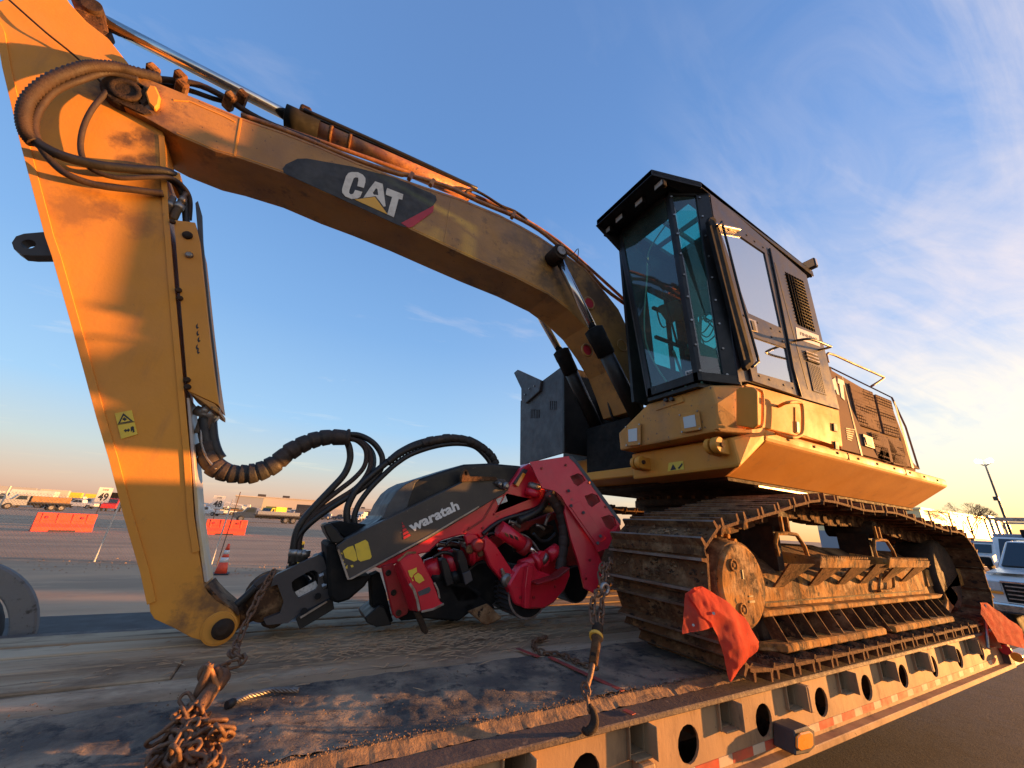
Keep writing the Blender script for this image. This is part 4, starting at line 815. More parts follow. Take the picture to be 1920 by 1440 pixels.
# stick cylinder
A = onY(560, 228, 3.05); Bc = onY(880, 366, 3.05); Rr = onY(190, 38, 3.05); d_ = (Bc - A).normalized()
scy = MB().cyl(A, Bc, .072, n=28).build('stick_cylinder', 'rustpipe', ex)
MB().lathe(A, -d_, [(-.16, .082), (0, .084), (.01, .095), (.10, .095), (.11, .05)], 24).build('gland', 'blackflat', scy)
for k in (.24, .40): MB().cyl(A + d_ * k, A + d_ * (k + .03), .082, n=28).build('cylinder_band', 'rust', scy)
MB().cyl(Rr, A, .047, n=24).build('rod', 'chrome', scy)
up_ = V(-d_.z, 0, d_.x)
MB().tube([A + d_ * .02 + up_ * .12, A + d_ * .2 + up_ * .13, A + d_ * .9 + up_ * .115, A + d_ * 1.6 + up_ * .10], .022, 8).build('cylinder_line', 'rubber', scy)
MB().tube([A + d_ * .02 + up_ * .10 + V(0, -.05, 0), A + d_ * .8 + up_ * .10 + V(0, -.05, 0), A + d_ * 1.7 + up_ * .08 + V(0, -.05, 0)], .018, 8).build('cylinder_line', 'rubber', scy)
MB().box(A + d_ * .03 + up_ * .13, (.09, .09, .10)).build('port_block', 'rust', scy, .015)
MB().hull([onY(*p, y_) for p in ((128, -12), (205, 62), (182, 72), (150, 40), (196, 28), (170, 0)) for y_ in (2.96, 3.14)]).build('rod_eye', 'rust', scy, .02, 2)
pc = onY(185, 42, 3.05); MB().cyl(pc - V(0, .12, 0), pc + V(0, .12, 0), .055).build('rod_eye_pin', 'rustdark', scy)
# boom lift cylinders
def lift(rod0, rod1, bar0, bar1, y, yb):
    a = onY(*rod0, y); c_ = onY(*bar0, (y + yb) / 2); e = onY(*bar1, yb); d = (e - c_).normalized(); 
    cyl_ = MB().cyl(c_, e, .078, n=28).build('boom_cylinder', 'black', ex)
    MB().lathe(c_, -d, [(-.20, .094), (-.02, .096), (0, .10), (.10, .10), (.12, .06)], 24).build('gland', 'blackflat', cyl_)
    MB().cyl(a, c_, .043, n=24).build('rod', 'chrome', cyl_)
    s_ = V(-d.z, 0, d.x); MB().tube([c_ + s_ * .10, c_ + d * .4 + s_ * .10, e + s_ * .09], .014, 6).build('cylinder_line', 'steel', cyl_)
    MB().cyl(a + V(0, -.07, 0), a + V(0, .10, 0), .085, n=20).build('rod_eye', 'rustdark', cyl_); MB().cyl(a + V(0, -.09, 0), a + V(0, -.07, 0), .05).build('rod_pin', 'steel', cyl_)
lift((1044, 478), (1115, 620), (1121, 634), (1200, 790), 2.73, 2.68)
lift((985, 545), (1045, 660), (1058, 672), (1118, 800), 3.40, 3.44)
for k in range(4): pipe('return_hose', 'rubber', [(1138 + k * 6, 735), (1142 + k * 5, 760), (1150 + k * 4, 785), (1165 + k * 3, 800)], 3.1, .016)
# ---- stick
SY, SW = 2.895, .31
sl = [(100, -40), (-20, 10), (-2, 40), (12, 125), (47, 260), (94, 437), (103, 470), (140, 600), (187, 775), (209, 848), (238, 959), (268, 1063), (279, 1132), (281, 1148), (289, 1161), (326, 1178), (359, 1196), (392, 1205), (416, 1204), (436, 1192), (447, 1174), (446, 1160), (434, 1142), (405, 1124), (390, 1110), (383, 1098), (373, 1040), (362, 970), (354, 848), (346, 750), (337, 662), (325, 537), (314, 400), (306, 250), (290, 200), (268, 158), (240, 118), (203, 72), (162, 40), (130, 5)]
ms_ = M['yellow'].copy(); ms_.name = 'stained_stick_paint'; LP = lambda px, py: tuple(onY(px, py, SY) - B)
stain(ms_, [(LP(240, 268), .10, dk, .8), (LP(245, 300), .09, dk, .75), (LP(275, 262), .10, dk, .8), (LP(280, 300), .10, dk, .8), (LP(215, 165), .22, (.10, .05, .02), .85), (LP(200, 390), .12, (.25, .10, .03), .6), (LP(260, 415), .14, (.25, .10, .03), .6), (LP(130, 385), .25, (.22, .10, .035), .6), (LP(310, 350), .16, dk, .7), (LP(400, 1120), .20, (.10, .05, .025), .8), (LP(330, 1185), .12, (.12, .06, .03), .8)])
stick = MB().poly([onY(*p, SY) for p in sl], (0, SW, 0)).build('stick', ms_, ex, .006, 2)
strip([(-22, 12), (2, 60), (14, 130), (47, 268), (94, 445), (107, 482), (144, 612), (191, 785), (213, 858), (242, 968), (272, 1070), (285, 1130)], .035, .010, 'yellow', 'edge_plate', stick, SY)
strip([(303, 255), (311, 400), (322, 537), (333, 662), (341, 750), (350, 848), (358, 970), (368, 1035)], .030, .008, 'yellow', 'edge_plate', stick, SY)
stp = [onY(*p, SY + .02) for p in ((359, 745), (366, 848), (377, 978), (386, 1090), (400, 1092), (385, 978), (373, 848), (365, 745))]
ga = [(347, 745), (355, 848), (364, 975), (380, 1092)]; Q = [onY(*p, SY + .01) for p in ga]
bp = MB(); L_ = [q + V(.006, 0, 0) for q in Q]; bp.poly(L_ + [q + V(.022, 0, 0) for q in Q[::-1]], (0, .22, 0)); bp.build('wear_strip', 'strip', stick, .003)
eye = onY(411, 1178, SY)
for (r0, r1, th, m_) in ((.084, .081, .008, 'yellow'), (.075, .072, .014, 'yellow')): MB().lathe(eye, (0, -1, 0), [(0, r0), (th * .6, r0), (th, r1)], 36).build('pin_boss', m_, stick)
pin = MB().lathe(eye + V(.02, -.026, .0), (0, -1, 0), [(0, .052), (.008, .050), (.012, .032), (.020, .030), (.024, .02)], 32).build('stick_pin', 'rustdark', stick)
plateY('dirty_patch', 'rust', stick, [(384, 1100), (405, 1126), (434, 1143), (447, 1156), (441, 1146), (412, 1122), (396, 1105), (390, 1096)], SY - .004, SY + .28, bev=.002)
lg_ = [(104, 433), (45, 438), (30, 443), (22, 455), (26, 467), (40, 477), (60, 479), (108, 479)]
plateY('lifting_lug', 'charcoal', stick, lg_, 3.00, 3.07, holes=[[(53 + 14.5 * math.cos(a * .5236), 457.5 + 8.5 * math.sin(a * .5236)) for a in range(12)]], bev=0)
stk = plateY('warning_sticker', 'sticker', stick, [(215, 775), (247, 769), (258, 814), (227, 823)], SY - .005, SY - .001, bev=0)
tri = [(221, 795), (231, 774.5), (250, 790)]; tin = [(225, 792.5), (231.5, 779), (245, 789)]
plateY('warning_symbol', 'ink', stk, tri, SY - .0065, SY - .0052, holes=[tin], bev=0)
plateY('warning_symbol', 'ink', stk, [(229, 786), (233, 782), (238, 786), (234, 789)], SY - .0065, SY - .0052, bev=0)
for q in ([(220, 796), (252, 790), (252.2, 791), (220.2, 797)], [(232, 807), (236, 804), (236, 806), (240, 805), (240, 803), (244, 806), (240, 810), (240, 808), (236, 809), (236, 811)], [(245, 801), (248, 799), (251, 800), (252, 810), (249, 811), (248, 806), (246, 810), (245, 806)]): plateY('warning_symbol', 'ink', stk, q, SY - .0065, SY - .0052, bev=0)
# hose guard box bolted to the stick
hg = MB()
hgp = [(326, 412), (366, 417), (374, 450), (390, 600), (402, 700), (411, 762), (405, 757), (352, 733), (341, 600), (333, 500)]
hgo = MB().poly([onY(*p, SY - .012) for p in hgp], (0, .30, 0)).build('hose_guard', 'yellow', stick, .005, 2)
plateY('guard_return', 'coolgrey', hgo, [(366, 380), (371, 376), (378, 400), (380, 450), (395, 600), (407, 700), (413, 775), (409, 772), (400, 700), (388, 600), (372, 450)], SY + .03, SY + .07, bev=.003)
plateY('lower_guard_flap', 'yellow_worn', hgo, [(354, 735), (402, 757), (411, 766), (411, 775), (405, 772)], SY - .02, SY + .28, bev=.003)
for q, r in (((324, 417), .016), ((352, 442), .028), ((355, 479), .022), ((335, 545), .018), ((338, 560), .016), ((351, 713), .018), ((352, 726), .018)):
    p = onY(*q, SY - .012); MB().lathe(p, (0, -1, 0), [(0, r), (.012, r), (.02, r * .6)], 12).build('guard_bolt', 'rustdark' if q[0] != 355 else 'steel', hgo)
for i, q in enumerate(((368, 609), (369, 622), (371, 634), (368, 648), (370, 656))): plateY('scuff_mark', 'ink', hgo, [q, (q[0] + 3, q[1] - 3), (q[0] + 2, q[1] + 3), (q[0] + 5, q[1] + 5), (q[0] + 1, q[1] + 8), (q[0] - 1, q[1] + 4)], SY - .0135, SY - .0122, bev=0)
plateY('guard_bracket', 'yellow', hgo, [(315, 318), (337, 323), (338, 338), (333, 340), (316, 330)], SY - .02, SY + .2, bev=.005)
# hoses around the top of the stick
rib = lambda r: (lambda i, m: r * (1.0 if i % 2 else .80))
def sh(name, m, pts, r, rf=None, sub=8, par=None): return MB().tube([onY(p[0], p[1], p[2]) for p in pts], r, 10, rf=rf, sub=sub).build(name, m, par or stick)
sh('ribbed_hose', 'rubberbrown', [(300, 146, 2.86), (250, 134, 2.82), (219, 126, 2.80), (180, 124, 2.78), (150, 128, 2.77), (94, 150, 2.76), (55, 184, 2.76), (44, 219, 2.77), (50, 250, 2.79), (64, 268, 2.80)], .033, rib(.036), 12)
sh('loop_hose', 'rubber', [(64, 262, 2.80), (84, 277, 2.80), (125, 295, 2.80), (187, 310, 2.82), (250, 317, 2.84), (306, 321, 2.86), (330, 330, 2.90)], .028)
sh('loop_hose', 'rubberbrown', [(260, 150, 2.84), (203, 136, 2.82), (150, 150, 2.80), (103, 170, 2.80), (75, 202, 2.80), (64, 237, 2.80), (75, 272, 2.80), (103, 309, 2.82), (134, 331, 2.82), (187, 348, 2.84), (250, 356, 2.85), (306, 363, 2.87)], .020)
sh('loop_hose', 'rubberbrown', [(200, 172, 2.84), (172, 206, 2.83), (155, 244, 2.84), (152, 285, 2.85), (170, 316, 2.84), (219, 333, 2.84), (281, 332, 2.84), (320, 334, 2.86), (345, 352, 2.9), (356, 375, 2.95), (355, 412, 2.98)], .015)
sh('guy_cable', 'rustdark', [(14, -3, 2.86), (84, 59, 2.84), (130, 96, 2.86), (165, 128, 2.87), (190, 155, 2.88)], .006)
sh('hose_tail', 'rubber', [(306, 330, 2.88), (330, 345, 2.92), (345, 372, 2.95), (348, 400, 2.96), (350, 425, 2.96)], .020)
for q, r in (((318, 385), .024), ((335, 388), .024), ((342, 375), .018)):
    a = onY(*q, 2.92); MB().lathe(a + V(0, 0, -.11), (0, 0, 1), [(0, r), (.09, r), (.092, r * 1.3), (.13, r * 1.3), (.132, r * .8), (.18, r * .8)], 12).build('hose_fitting', 'steel', stick)
for q in ((383, 775), (393, 782)):
    a = onY(q[0], q[1] + 8, 2.98); MB().lathe(a + V(0, 0, -.10), (0, 0, 1), [(0, .026), (.12, .028), (.122, .038), (.15, .038), (.2, .02)], 12).build('hose_fitting', 'steel', stick)
MB().cyl(onY(366, 768, 2.98), onY(408, 786, 2.98), .03).build('cross_fitting', 'steel', stick)
# big wrapped hose bundle hanging from the stick to the head
def wrapf(r, seed=0):
    q = random.Random(seed); j = [q.uniform(.93, 1.08) for _ in range(400)]
    return lambda i, m: r * j[i // 7] * (.80 if i % 7 in (0,) else 1.0 - .012 * (i % 7))
bundle = MB().tube([onY(*p, 3.0) for p in ((384, 830), (396, 868), (420, 885), (450, 889), (480, 886), (512, 872), (545, 846), (580, 828), (615, 820), (655, 821))], .06, 14, rf=wrapf(.062, 4), sub=12).build('wrapped_hose_bundle', 'wrap', ex)
sh('feed_hose', 'rubber', [(383, 785, 2.98), (385, 820, 2.98), (396, 850, 2.99), (415, 872, 3.0), (450, 889, 3.0)], .034, par=ex)
sh('feed_hose', 'rubber', [(396, 785, 2.99), (399, 820, 2.99), (406, 845, 2.99), (415, 860, 3.0)], .030, par=ex)
sh('feed_hose', 'steel', [(378, 800, 2.96), (378, 830, 2.95), (388, 858, 2.95), (405, 880, 2.95)], .008, par=ex)
for pts, r in (([(650, 815), (672, 816), (694, 826), (709, 841), (717, 860), (713, 882), (696, 902), (672, 920), (636, 942), (600, 966), (570, 992), (552, 1020), (546, 1056)], .022),
               ([(648, 824), (655, 840), (656, 863), (645, 890), (618, 920), (590, 950), (562, 985), (552, 1020), (549, 1060)], .024),
               ([(650, 820), (672, 828), (686, 845), (684, 872), (665, 896), (632, 922), (600, 948), (575, 978), (562, 1010), (560, 1050)], .018),
               ([(652, 822), (680, 830), (694, 850), (692, 880), (670, 912), (628, 940), (590, 965), (570, 990), (560, 1020), (566, 1048)], .018)):
    hose('jumper_hose', 'rubber' if r > .02 else 'rubberbrown', ex, pts, r, 3.02, 10, sub=7)
hose('jumper_hose', mat('blue_marked_hose', (.035, .09, .11), .5, 0, (.02, .02, .02), 9, .45, .55), ex, [(654, 817), (683, 830), (700, 850), (701, 876), (688, 896), (668, 915)], .014, 3.06, 8)
# ================================================================== HARVESTER HEAD
hh_ = thing('harvester_head', (1.2, 3.05, DZ), 'red and black tree harvester head lying on the deck below the boom', 'harvester head')
HY = 2.72
def hp_(name, m, pts, y0, y1, **k): return plateY(name, m, hh_, pts, y0, y1, **k)
# dark tilt-frame cover with lettering
cv = hp_('frame_cover', 'cover', [(631, 1024), (650, 1010), (864, 905), (868, 902), (932, 897), (947, 899), (955, 908), (954, 918), (946, 926), (920, 940), (898, 954), (800, 1013), (655, 1089), (650, 1083)], HY, HY + .10, bev=.006)
strip([(634, 1030), (653, 1086), (660, 1084), (800, 1008), (898, 950)], .012, .004, 'steel', 'worn_edge', cv, HY)
text_on('head_lettering', 'waratah', 'white', cv, onY(770.5, 998, HY - .002), onY(862, 954, HY - .002), onY(764, 980, HY - .002), thick=.0015, off=.035)
for k in range(5):
    t0, t1 = k / 5, (k + .72) / 5; a = (753.5, 978); bl_, br_ = (757, 1013.5), (771, 1006)
    f = lambda e, t: (a[0] + (e[0] - a[0]) * t, a[1] + (e[1] - a[1]) * t)
    q = [f(bl_, t0), f(br_, t0), f(br_, t1), f(bl_, t1)] if t0 > 0 else [a, f(br_, t1), f(bl_, t1)]
    hp2 = plateY('emblem_bar', 'decalred', cv, q, HY - .004, HY - .001, bev=0)
for q in ([(643, 1033), (652, 1026), (662, 1023), (667, 1035), (670, 1050), (664, 1053), (655, 1049), (647, 1046)], [(665, 1021), (685, 1012), (690, 1016), (697, 1044), (694, 1048), (676, 1053), (671, 1049)], [(640, 1048), (645, 1050), (643, 1054)], [(657, 1060), (662, 1059), (663, 1063), (659, 1064)], [(647, 1064), (652, 1059), (651, 1067)], [(639, 1037), (642, 1036), (642, 1040)], [(644, 1056), (648, 1057), (646, 1060)]):
    plateY('peeling_sticker', 'sticker', cv, q, HY - .003, HY - .001, bev=0)
hp_('hinge_plate', 'rust', [(866, 894), (869, 884), (873, 879), (878, 884), (881, 893), (930, 894), (933, 900), (866, 903)], HY - .02, HY + .02, holes=[[(871.5, 884), (875.5, 884), (876, 891), (872, 891)]], bev=0)
hb_ = hp_('hinge_cap', 'charcoal', [(927, 905), (934, 900), (944, 899), (954, 905), (955, 914), (948, 919), (938, 915)], HY - .02, HY - .001, bev=.003)
for q, r in (((947, 911), .028), ((935, 908), .018)):
    p = onY(*q, HY - .02); MB().lathe(p, (0, -1, 0), [(0, r), (.02, r), (.035, r * .5)], 10).build('hinge_bolt', 'steel', hb_)
# rounded hood behind the cover
hoodp = [(640, 1018), (717, 972), (728, 945), (744, 921), (760, 908), (778, 900), (830, 883), (872, 870), (920, 868), (978, 873), (985, 885), (955, 930), (870, 960), (700, 1040)]
hood = hp_('top_hood', 'black', hoodp, HY + .08, HY + .62, bev=.03, seg=3)
hp_('scuffed_hood_end', 'coolgrey', [(717, 972), (728, 945), (744, 921), (760, 908), (778, 899), (790, 897), (779, 905), (772, 925), (764, 950), (748, 968), (722, 977)], HY + .074, HY + .62, bev=.004)
# black rotator bracket block
hp_('rotator_bracket', 'black', [(606, 985), (619, 980), (632, 992), (640, 1004), (648, 1012), (634, 1020), (622, 1018), (611, 1000)], HY + .02, HY + .30, bev=.008)
hp_('rotator_bracket', 'blackflat', [(619, 981), (640, 977), (700, 985), (730, 975), (700, 1010), (650, 1012), (634, 1000)], HY + .25, HY + .55, bev=.01)
hp_('rotator_housing', 'blackflat', [(612, 1020), (632, 1018), (655, 1084), (698, 1078), (684, 1100), (655, 1125), (630, 1133), (618, 1120)], HY + .04, HY + .50, bev=.015)
# turntable flange seen edge on
fa = onY(604, 1034, 3.0); fb_ = onY(627, 1120, 3.0); fc = (fa + fb_) / 2; fd = (fb_ - fa); fl = fd.length / 2; ax = V(fd.z, 0, -fd.x).normalized()
if ax.x < 0: ax = -ax
tt = MB().lathe(fc - ax * .07, ax, [(0, fl * .88), (.03, fl * .92), (.031, fl), (.075, fl), (.076, fl * .86), (.13, fl * .86)], 36).build('turntable', 'black', hh_)
for k in range(14):
    a = k / 14 * 6.28318; u = fd.normalized(); w_ = V(0, 1, 0); p = fc + (u * math.cos(a) + w_ * math.sin(a)) * fl * .93; MB().cyl(p - ax * .055, p - ax * .03, .016, n=6).build('flange_bolt', 'steel', tt)
# yoke with window, link and ball end
yk = hp_('yoke', 'charcoal', [(508, 1100), (512, 1085), (519, 1077), (560, 1058), (597, 1040), (606, 1045), (616, 1075), (624, 1108), (622, 1122), (560, 1152), (540, 1168), (500, 1172), (494, 1162), (525, 1150), (532, 1128), (520, 1096)], 2.86, 2.92,
    holes=[[(547, 1092), (553, 1086), (582, 1070), (590, 1069), (596, 1074), (597, 1098), (592, 1106), (560, 1122), (554, 1115), (548, 1104)]], bev=0)
hp_('yoke', 'black', [(508, 1100), (519, 1077), (597, 1040), (606, 1045), (624, 1108), (622, 1122), (560, 1152), (540, 1168), (500, 1172), (525, 1150), (532, 1128)], 3.2, 3.26,
    holes=[[(547, 1092), (553, 1086), (582, 1070), (590, 1069), (596, 1074), (597, 1098), (592, 1106), (560, 1122), (554, 1115), (548, 1104)]], bev=0)
hp_('rating_plate', 'label', [(553, 1110), (592, 1089), (597, 1101), (559, 1122)], 2.90, 2.905, bev=0)
hp_('yoke_web', 'blackflat', [(548, 1116), (598, 1092), (602, 1108), (560, 1130)], 2.95, 3.2, bev=.004)
MB().tube([onY(*q, 3.05) for q in ((558, 1098), (562, 1072), (575, 1070), (590, 1080), (588, 1092), (576, 1096))], .022, 8).build('coiled_hose', 'rubber', hh_)
MB().lathe(onY(505, 1124, 2.90), (0, 1, 0), [(0, .05), (.02, .105), (.07, .135), (.16, .14), (.24, .13), (.30, .09)], 24).build('brake_hub', 'rust', hh_)
MB().lathe(onY(522, 1124, 2.94), (.3, 1, 0), [(0, .12), (.02, .14), (.20, .14), (.22, .12)], 28).build('brake_ring', 'blackflat', hh_)
MB().tube([onY(*q, 3.05) for q in ((418, 1180), (440, 1160), (465, 1147), (495, 1132))], .062, 14, spline=True).build('link_arm', 'rust', hh_)
MB().hull([onY(*q, y_) for q in ((470, 1108), (474, 1092), (490, 1080), (505, 1074), (512, 1083), (505, 1098), (480, 1110)) for y_ in (2.92, 3.2)]).build('link_knuckle', 'charcoal', hh_, .01)
MB().tube([onY(*q, 2.9) for q in ((444, 1134), (462, 1118), (480, 1100))], .022, 8).build('safety_hose', 'rubber', hh_)
MB().hull([onY(*q, y_) for q in ((488, 1166), (530, 1158), (528, 1172), (510, 1180), (490, 1174)) for y_ in (2.92, 3.15)]).build('lower_knuckle', 'rustdark', hh_, .012)
hp_('hanging_plate', 'black', [(554, 1159), (558, 1154), (618, 1122), (624, 1124), (627, 1142), (562, 1181)], 2.84, 2.87, bev=.004)
hp_('plate_edge', 'steel', [(562, 1157), (612, 1127), (614, 1129), (564, 1160)], 2.825, 2.839, bev=0)
for q in ((596, 1118), (570, 1146)): MB().cyl(onY(*q, 2.83), onY(*q, 2.98), .018).build('bolt_boss', 'blackflat', hh_)
# red body frame under the cover
RY = HY + .03
hp_('body_frame', 'red', [(700, 1062), (720, 1050), (800, 1006), (900, 946), (952, 914), (968, 893), (978, 877), (994, 868), (1005, 892), (1017, 914), (1034, 930), (1036, 945), (985, 957), (940, 974), (932, 977), (920, 988), (917, 998), (914, 1009), (905, 1014), (896, 1003), (867, 1003), (850, 1007), (827, 1014), (815, 1024), (803, 1036), (790, 1038), (740, 1058), (712, 1066)], RY, RY + .14, bev=.008)
strip([(932, 930), (905, 975), (870, 998)], .016, .005, 'reddark', 'fold_line', hh_, RY)
strip([(948, 925), (925, 965), (1000, 935)], .014, .006, 'red', 'edge_rib', hh_, RY)
hp_('serial_label', 'label', [(930, 936), (948, 929), (952, 940), (934, 947)], RY - .004, RY - .001, bev=0)
cp = onY(998, 915, RY - .03); MB().lathe(cp + V(0, 0, -.06), (0.1, -.25, 1), [(0, .062), (.05, .062), (.052, .05), (.06, .05)], 24).build('cap_neck', 'red', hh_)
MB().lathe(cp + V(.006, -.016, -.005), (0.1, -.25, 1), [(0, .052), (.01, .056), (.035, .056), (.045, .045)], 24).build('filler_cap', 'steel', hh_)
hp_('amber_marker', 'amber', [(967, 909), (981, 886), (986, 889), (972, 913)], RY - .03, RY - .001, bev=.002)
hp_('marker_mount', 'charcoal', [(964, 906), (982, 878), (990, 882), (986, 889), (981, 886), (967, 909)], RY - .02, RY + .02, bev=.002)
# large perforated plate at the saw end
PH = [[(1069, 893), (1084, 887), (1092, 891), (1098, 901), (1084, 912), (1076, 907)], [(1096, 930), (1110, 925), (1120, 928), (1126, 940), (1110, 951), (1103, 946)], [(1127, 970), (1142, 965), (1152, 969), (1157, 985), (1146, 994), (1136, 988)]]
PY = 2.50
PN = V(-.40, -.915, .05).normalized(); PP0 = onY(1080, 950, 2.47)
def onP(px, py, off=0): d = ray(px, py); p0 = PP0 + PN * off; return CAM + d * ((p0 - CAM).dot(PN) / d.dot(PN))
def plateP(name, m, pts, o0, th, holes=(), bev=.004): return MB().poly([onP(*p, o0) for p in pts], -PN * th, [[onP(*p, o0) for p in h] for h in holes]).build(name, m, hh_, bev)
plateP('saw_box_plate', 'red', [(994, 866), (1067, 855), (1074, 857), (1080, 864), (1163, 975), (1164, 984), (1156, 992), (1140, 1028), (1121, 1035), (1117, 1025), (1061, 945), (1053, 931), (1040, 920), (1017, 915), (1005, 892)], 0, .03, holes=PH, bev=0)
plateP('saw_box_liner', 'reddark', [(1045, 880), (1090, 875), (1160, 975), (1165, 1000), (1125, 1010), (1085, 950), (1050, 905)], -.10, .02, bev=0)
plateP('plate_edge_wear', 'coolgrey', [(1067, 854), (1074, 856), (1081, 863), (1164, 975), (1164, 984), (1161, 981), (1078, 868), (1068, 859)], .003, .037, bev=0)
plateP('access_panel', 'red', [(1068, 948), (1087, 939), (1136, 1009), (1120, 1022)], .008, .007, bev=.002)
for q in ((1071, 948), (1094, 961), (1126, 1005), (1121, 1018), (1066, 920)): MB().cyl(onP(*q, .008), onP(*q, .022), .012, n=10).build('panel_bolt', 'charcoal', hh_)
plateP('saw_box_side', 'red', [(1061, 945), (1117, 1025), (1121, 1035), (1131, 1060), (1130, 1073), (1116, 1114), (1096, 1104), (1086, 1060), (1070, 1010), (1058, 960)], -.05, .04, bev=.004)
hp_('saw_box_back', 'reddark', [(1005, 885), (1070, 870), (1120, 960), (1135, 1030), (1110, 1100), (1060, 1040), (1030, 960)], 3.15, 3.20, bev=.004)
MB().hull([onY(*q, PY + .01) for q in ((1067, 856), (1080, 866), (1163, 978))] + [onY(*q, PY + .01) + V(0, .55, -.02) for q in ((1067, 856), (1080, 866), (1163, 978))] + [onY(1064, 862, PY + .01), onY(1064, 862, PY + .01) + V(0, .55, 0)]).build('saw_box_roof', 'reddark', hh_, .004) if False else None
# recess with hydraulics
hp_('valve_bay', 'blackflat', [(905, 985), (960, 960), (1040, 920), (1070, 980), (1075, 1060), (1040, 1090), (960, 1060), (915, 1020)], 3.05, 3.1, bev=0)
hp_('valve_block', 'rustdark', [(994, 990), (1005, 982), (1038, 985), (1040, 996), (1012, 1010), (996, 1003)], 2.90, 3.0, bev=.01)
for q0, q1 in (((1005, 985), (1020, 992)), ((1022, 985), (1030, 965)), ((955, 978), (975, 988)), ((960, 985), (978, 975))): MB().tube([onY(*q0, 2.8), onY(*((q0[0] + q1[0]) / 2, (q0[1] + q1[1]) / 2 - 2), 2.79), onY(*q1, 2.8)], .014, 8).build('pipe_fitting', 'steel', hh_)
def cylY(name, m, p, q, y, r, par=None, n=20): return MB().cyl(onY(*p, y), onY(*q, y), r, n=n).build(name, m, par or hh_)
cy = cylY('knife_cylinder', 'red', (936, 990), (986, 1026), 2.72, .058)
MB().lathe(onY(978, 1020, 2.72), (onY(986, 1026, 2.72) - onY(936, 990, 2.72)), [(0, .068), (.05, .07), (.052, .05)], 20).build('cylinder_gland', 'reddark', cy)
cylY('rod', 'chrome', (980, 1020), (1018, 1046), 2.72, .026, cy)
for k in range(3): plateY('scuff', 'rustdark', cy, [(946 + k * 9, 998 + k * 3), (952 + k * 9, 1001 + k * 3), (955 + k * 9, 1008 + k * 3), (949 + k * 9, 1005 + k * 3)], 2.66, 2.664, bev=0)
MB().lathe(onY(1020, 1048, 2.66), (0, 1, 0), [(0, .055), (.12, .055)], 20).build('rod_eye', 'red', cy); 
MB().lathe(onY(1018, 1047, 2.69), (1, 0, -.6), [(-.02, .05), (.015, .052)], 20).build('rod_end_ring', 'steel', cy)
MB().cyl(onY(975, 1062, 2.70), onY(1036, 1040, 2.70), .045, n=20).build('cross_shaft', 'red', hh_)
MB().cyl(onY(1000, 1056, 2.68), onY(1008, 1051, 2.68), .068, n=20).build('shaft_collar', 'red', hh_)
# lower red arm link and pin
hp_('feed_arm', 'red', [(911, 1008), (918, 1010), (930, 1022), (968, 1080), (973, 1090), (969, 1100), (960, 1103), (950, 1098), (935, 1080), (920, 1062), (908, 1032)], 2.66, 2.72, bev=.008)
MB().lathe(onY(963, 1090, 2.66), (0, -1, 0), [(-.05, .065), (.03, .065), (.04, .05)], 24).build('arm_boss', 'red', hh_)
MB().lathe(onY(949, 1087, 2.66), (0, -1, 0), [(0, .045), (.03, .045), (.032, .03), (.045, .028)], 24).build('arm_pin', 'steel', hh_)
hp_('pin_strap', 'steel', [(939, 1068), (943, 1065), (956, 1088), (957, 1097), (951, 1099), (946, 1092)], 2.635, 2.65, bev=.003)
hp_('motor_housing', 'red', [(953, 1098), (963, 1080), (974, 1062), (990, 1054), (1002, 1058), (1010, 1070), (1046, 1082), (1069, 1062), (1070, 1080), (1060, 1106), (1040, 1130), (1022, 1141), (990, 1142), (967, 1134)], 2.60, 2.68, bev=.012)
hp_('housing_rib', 'red', [(990, 1062), (1000, 1062), (996, 1100), (992, 1141), (984, 1141), (985, 1100)], 2.55, 2.60, bev=.004)
hp_('housing_rib', 'reddark', [(1006, 1094), (1045, 1082), (1068, 1064), (1069, 1068), (1046, 1086), (1008, 1097)], 2.50, 2.60, bev=.003)
MB().cyl(onY(1028, 1042, 2.66), onY(1045, 1030, 2.66), .05, n=18).build('bearing_cap', 'red', hh_)
# feed rollers with ribbed treads
def roller(c, y0, y1, r, nr, face):
    p0 = onY(*c, y0); d = V(0, y1 - y0, 0); o = MB().lathe(p0, (0, 1, 0), [(0, r * .86), (.012, r * .9), (y1 - y0 - .012, r * .9), (y1 - y0, r * .86)], 48).build('feed_roller', 'rustdark', hh_)
    rb = MB()
    for k in range(nr):
        a = 6.28318 * k / nr; u = V(math.cos(a), 0, math.sin(a)); w_ = V(-math.sin(a), 0, math.cos(a))
        for (ya, yb, sh_) in ((0.02, .48, 0), (.52, .98, .5)):
            aa = a + sh_ * 6.28318 / nr; u = V(math.cos(aa), 0, math.sin(aa)); w_ = V(-math.sin(aa), 0, math.cos(aa))
            q = p0 + u * r * .88 + d * ya; rb.poly([q - w_ * .010, q + w_ * .010, q + w_ * .005 + u * r * .12, q - w_ * .005 + u * r * .12], d * (yb - ya))
    rb.build('tread_ribs', 'charcoal', o)
    MB().lathe(p0 + V(0, -.004, 0), (0, 1, 0), [(0, r * .98), (.006, r * .98), (.007, r * .9), (.008, r * .5)], 48).build('roller_rim', face, o)
    MB().cyl(p0 + V(0, -.006, 0), p0 + V(0, .02, 0), r * .90, n=40).build('roller_face', 'blackflat', o)
    return o
roller((990, 1112), 2.64, 2.98, .17, 30, 'steel')
roller((905, 1098), 2.86, 3.06, .17, 28, 'charcoal')
roller((1080, 1095), 2.95, 3.2, .15, 28, 'charcoal')
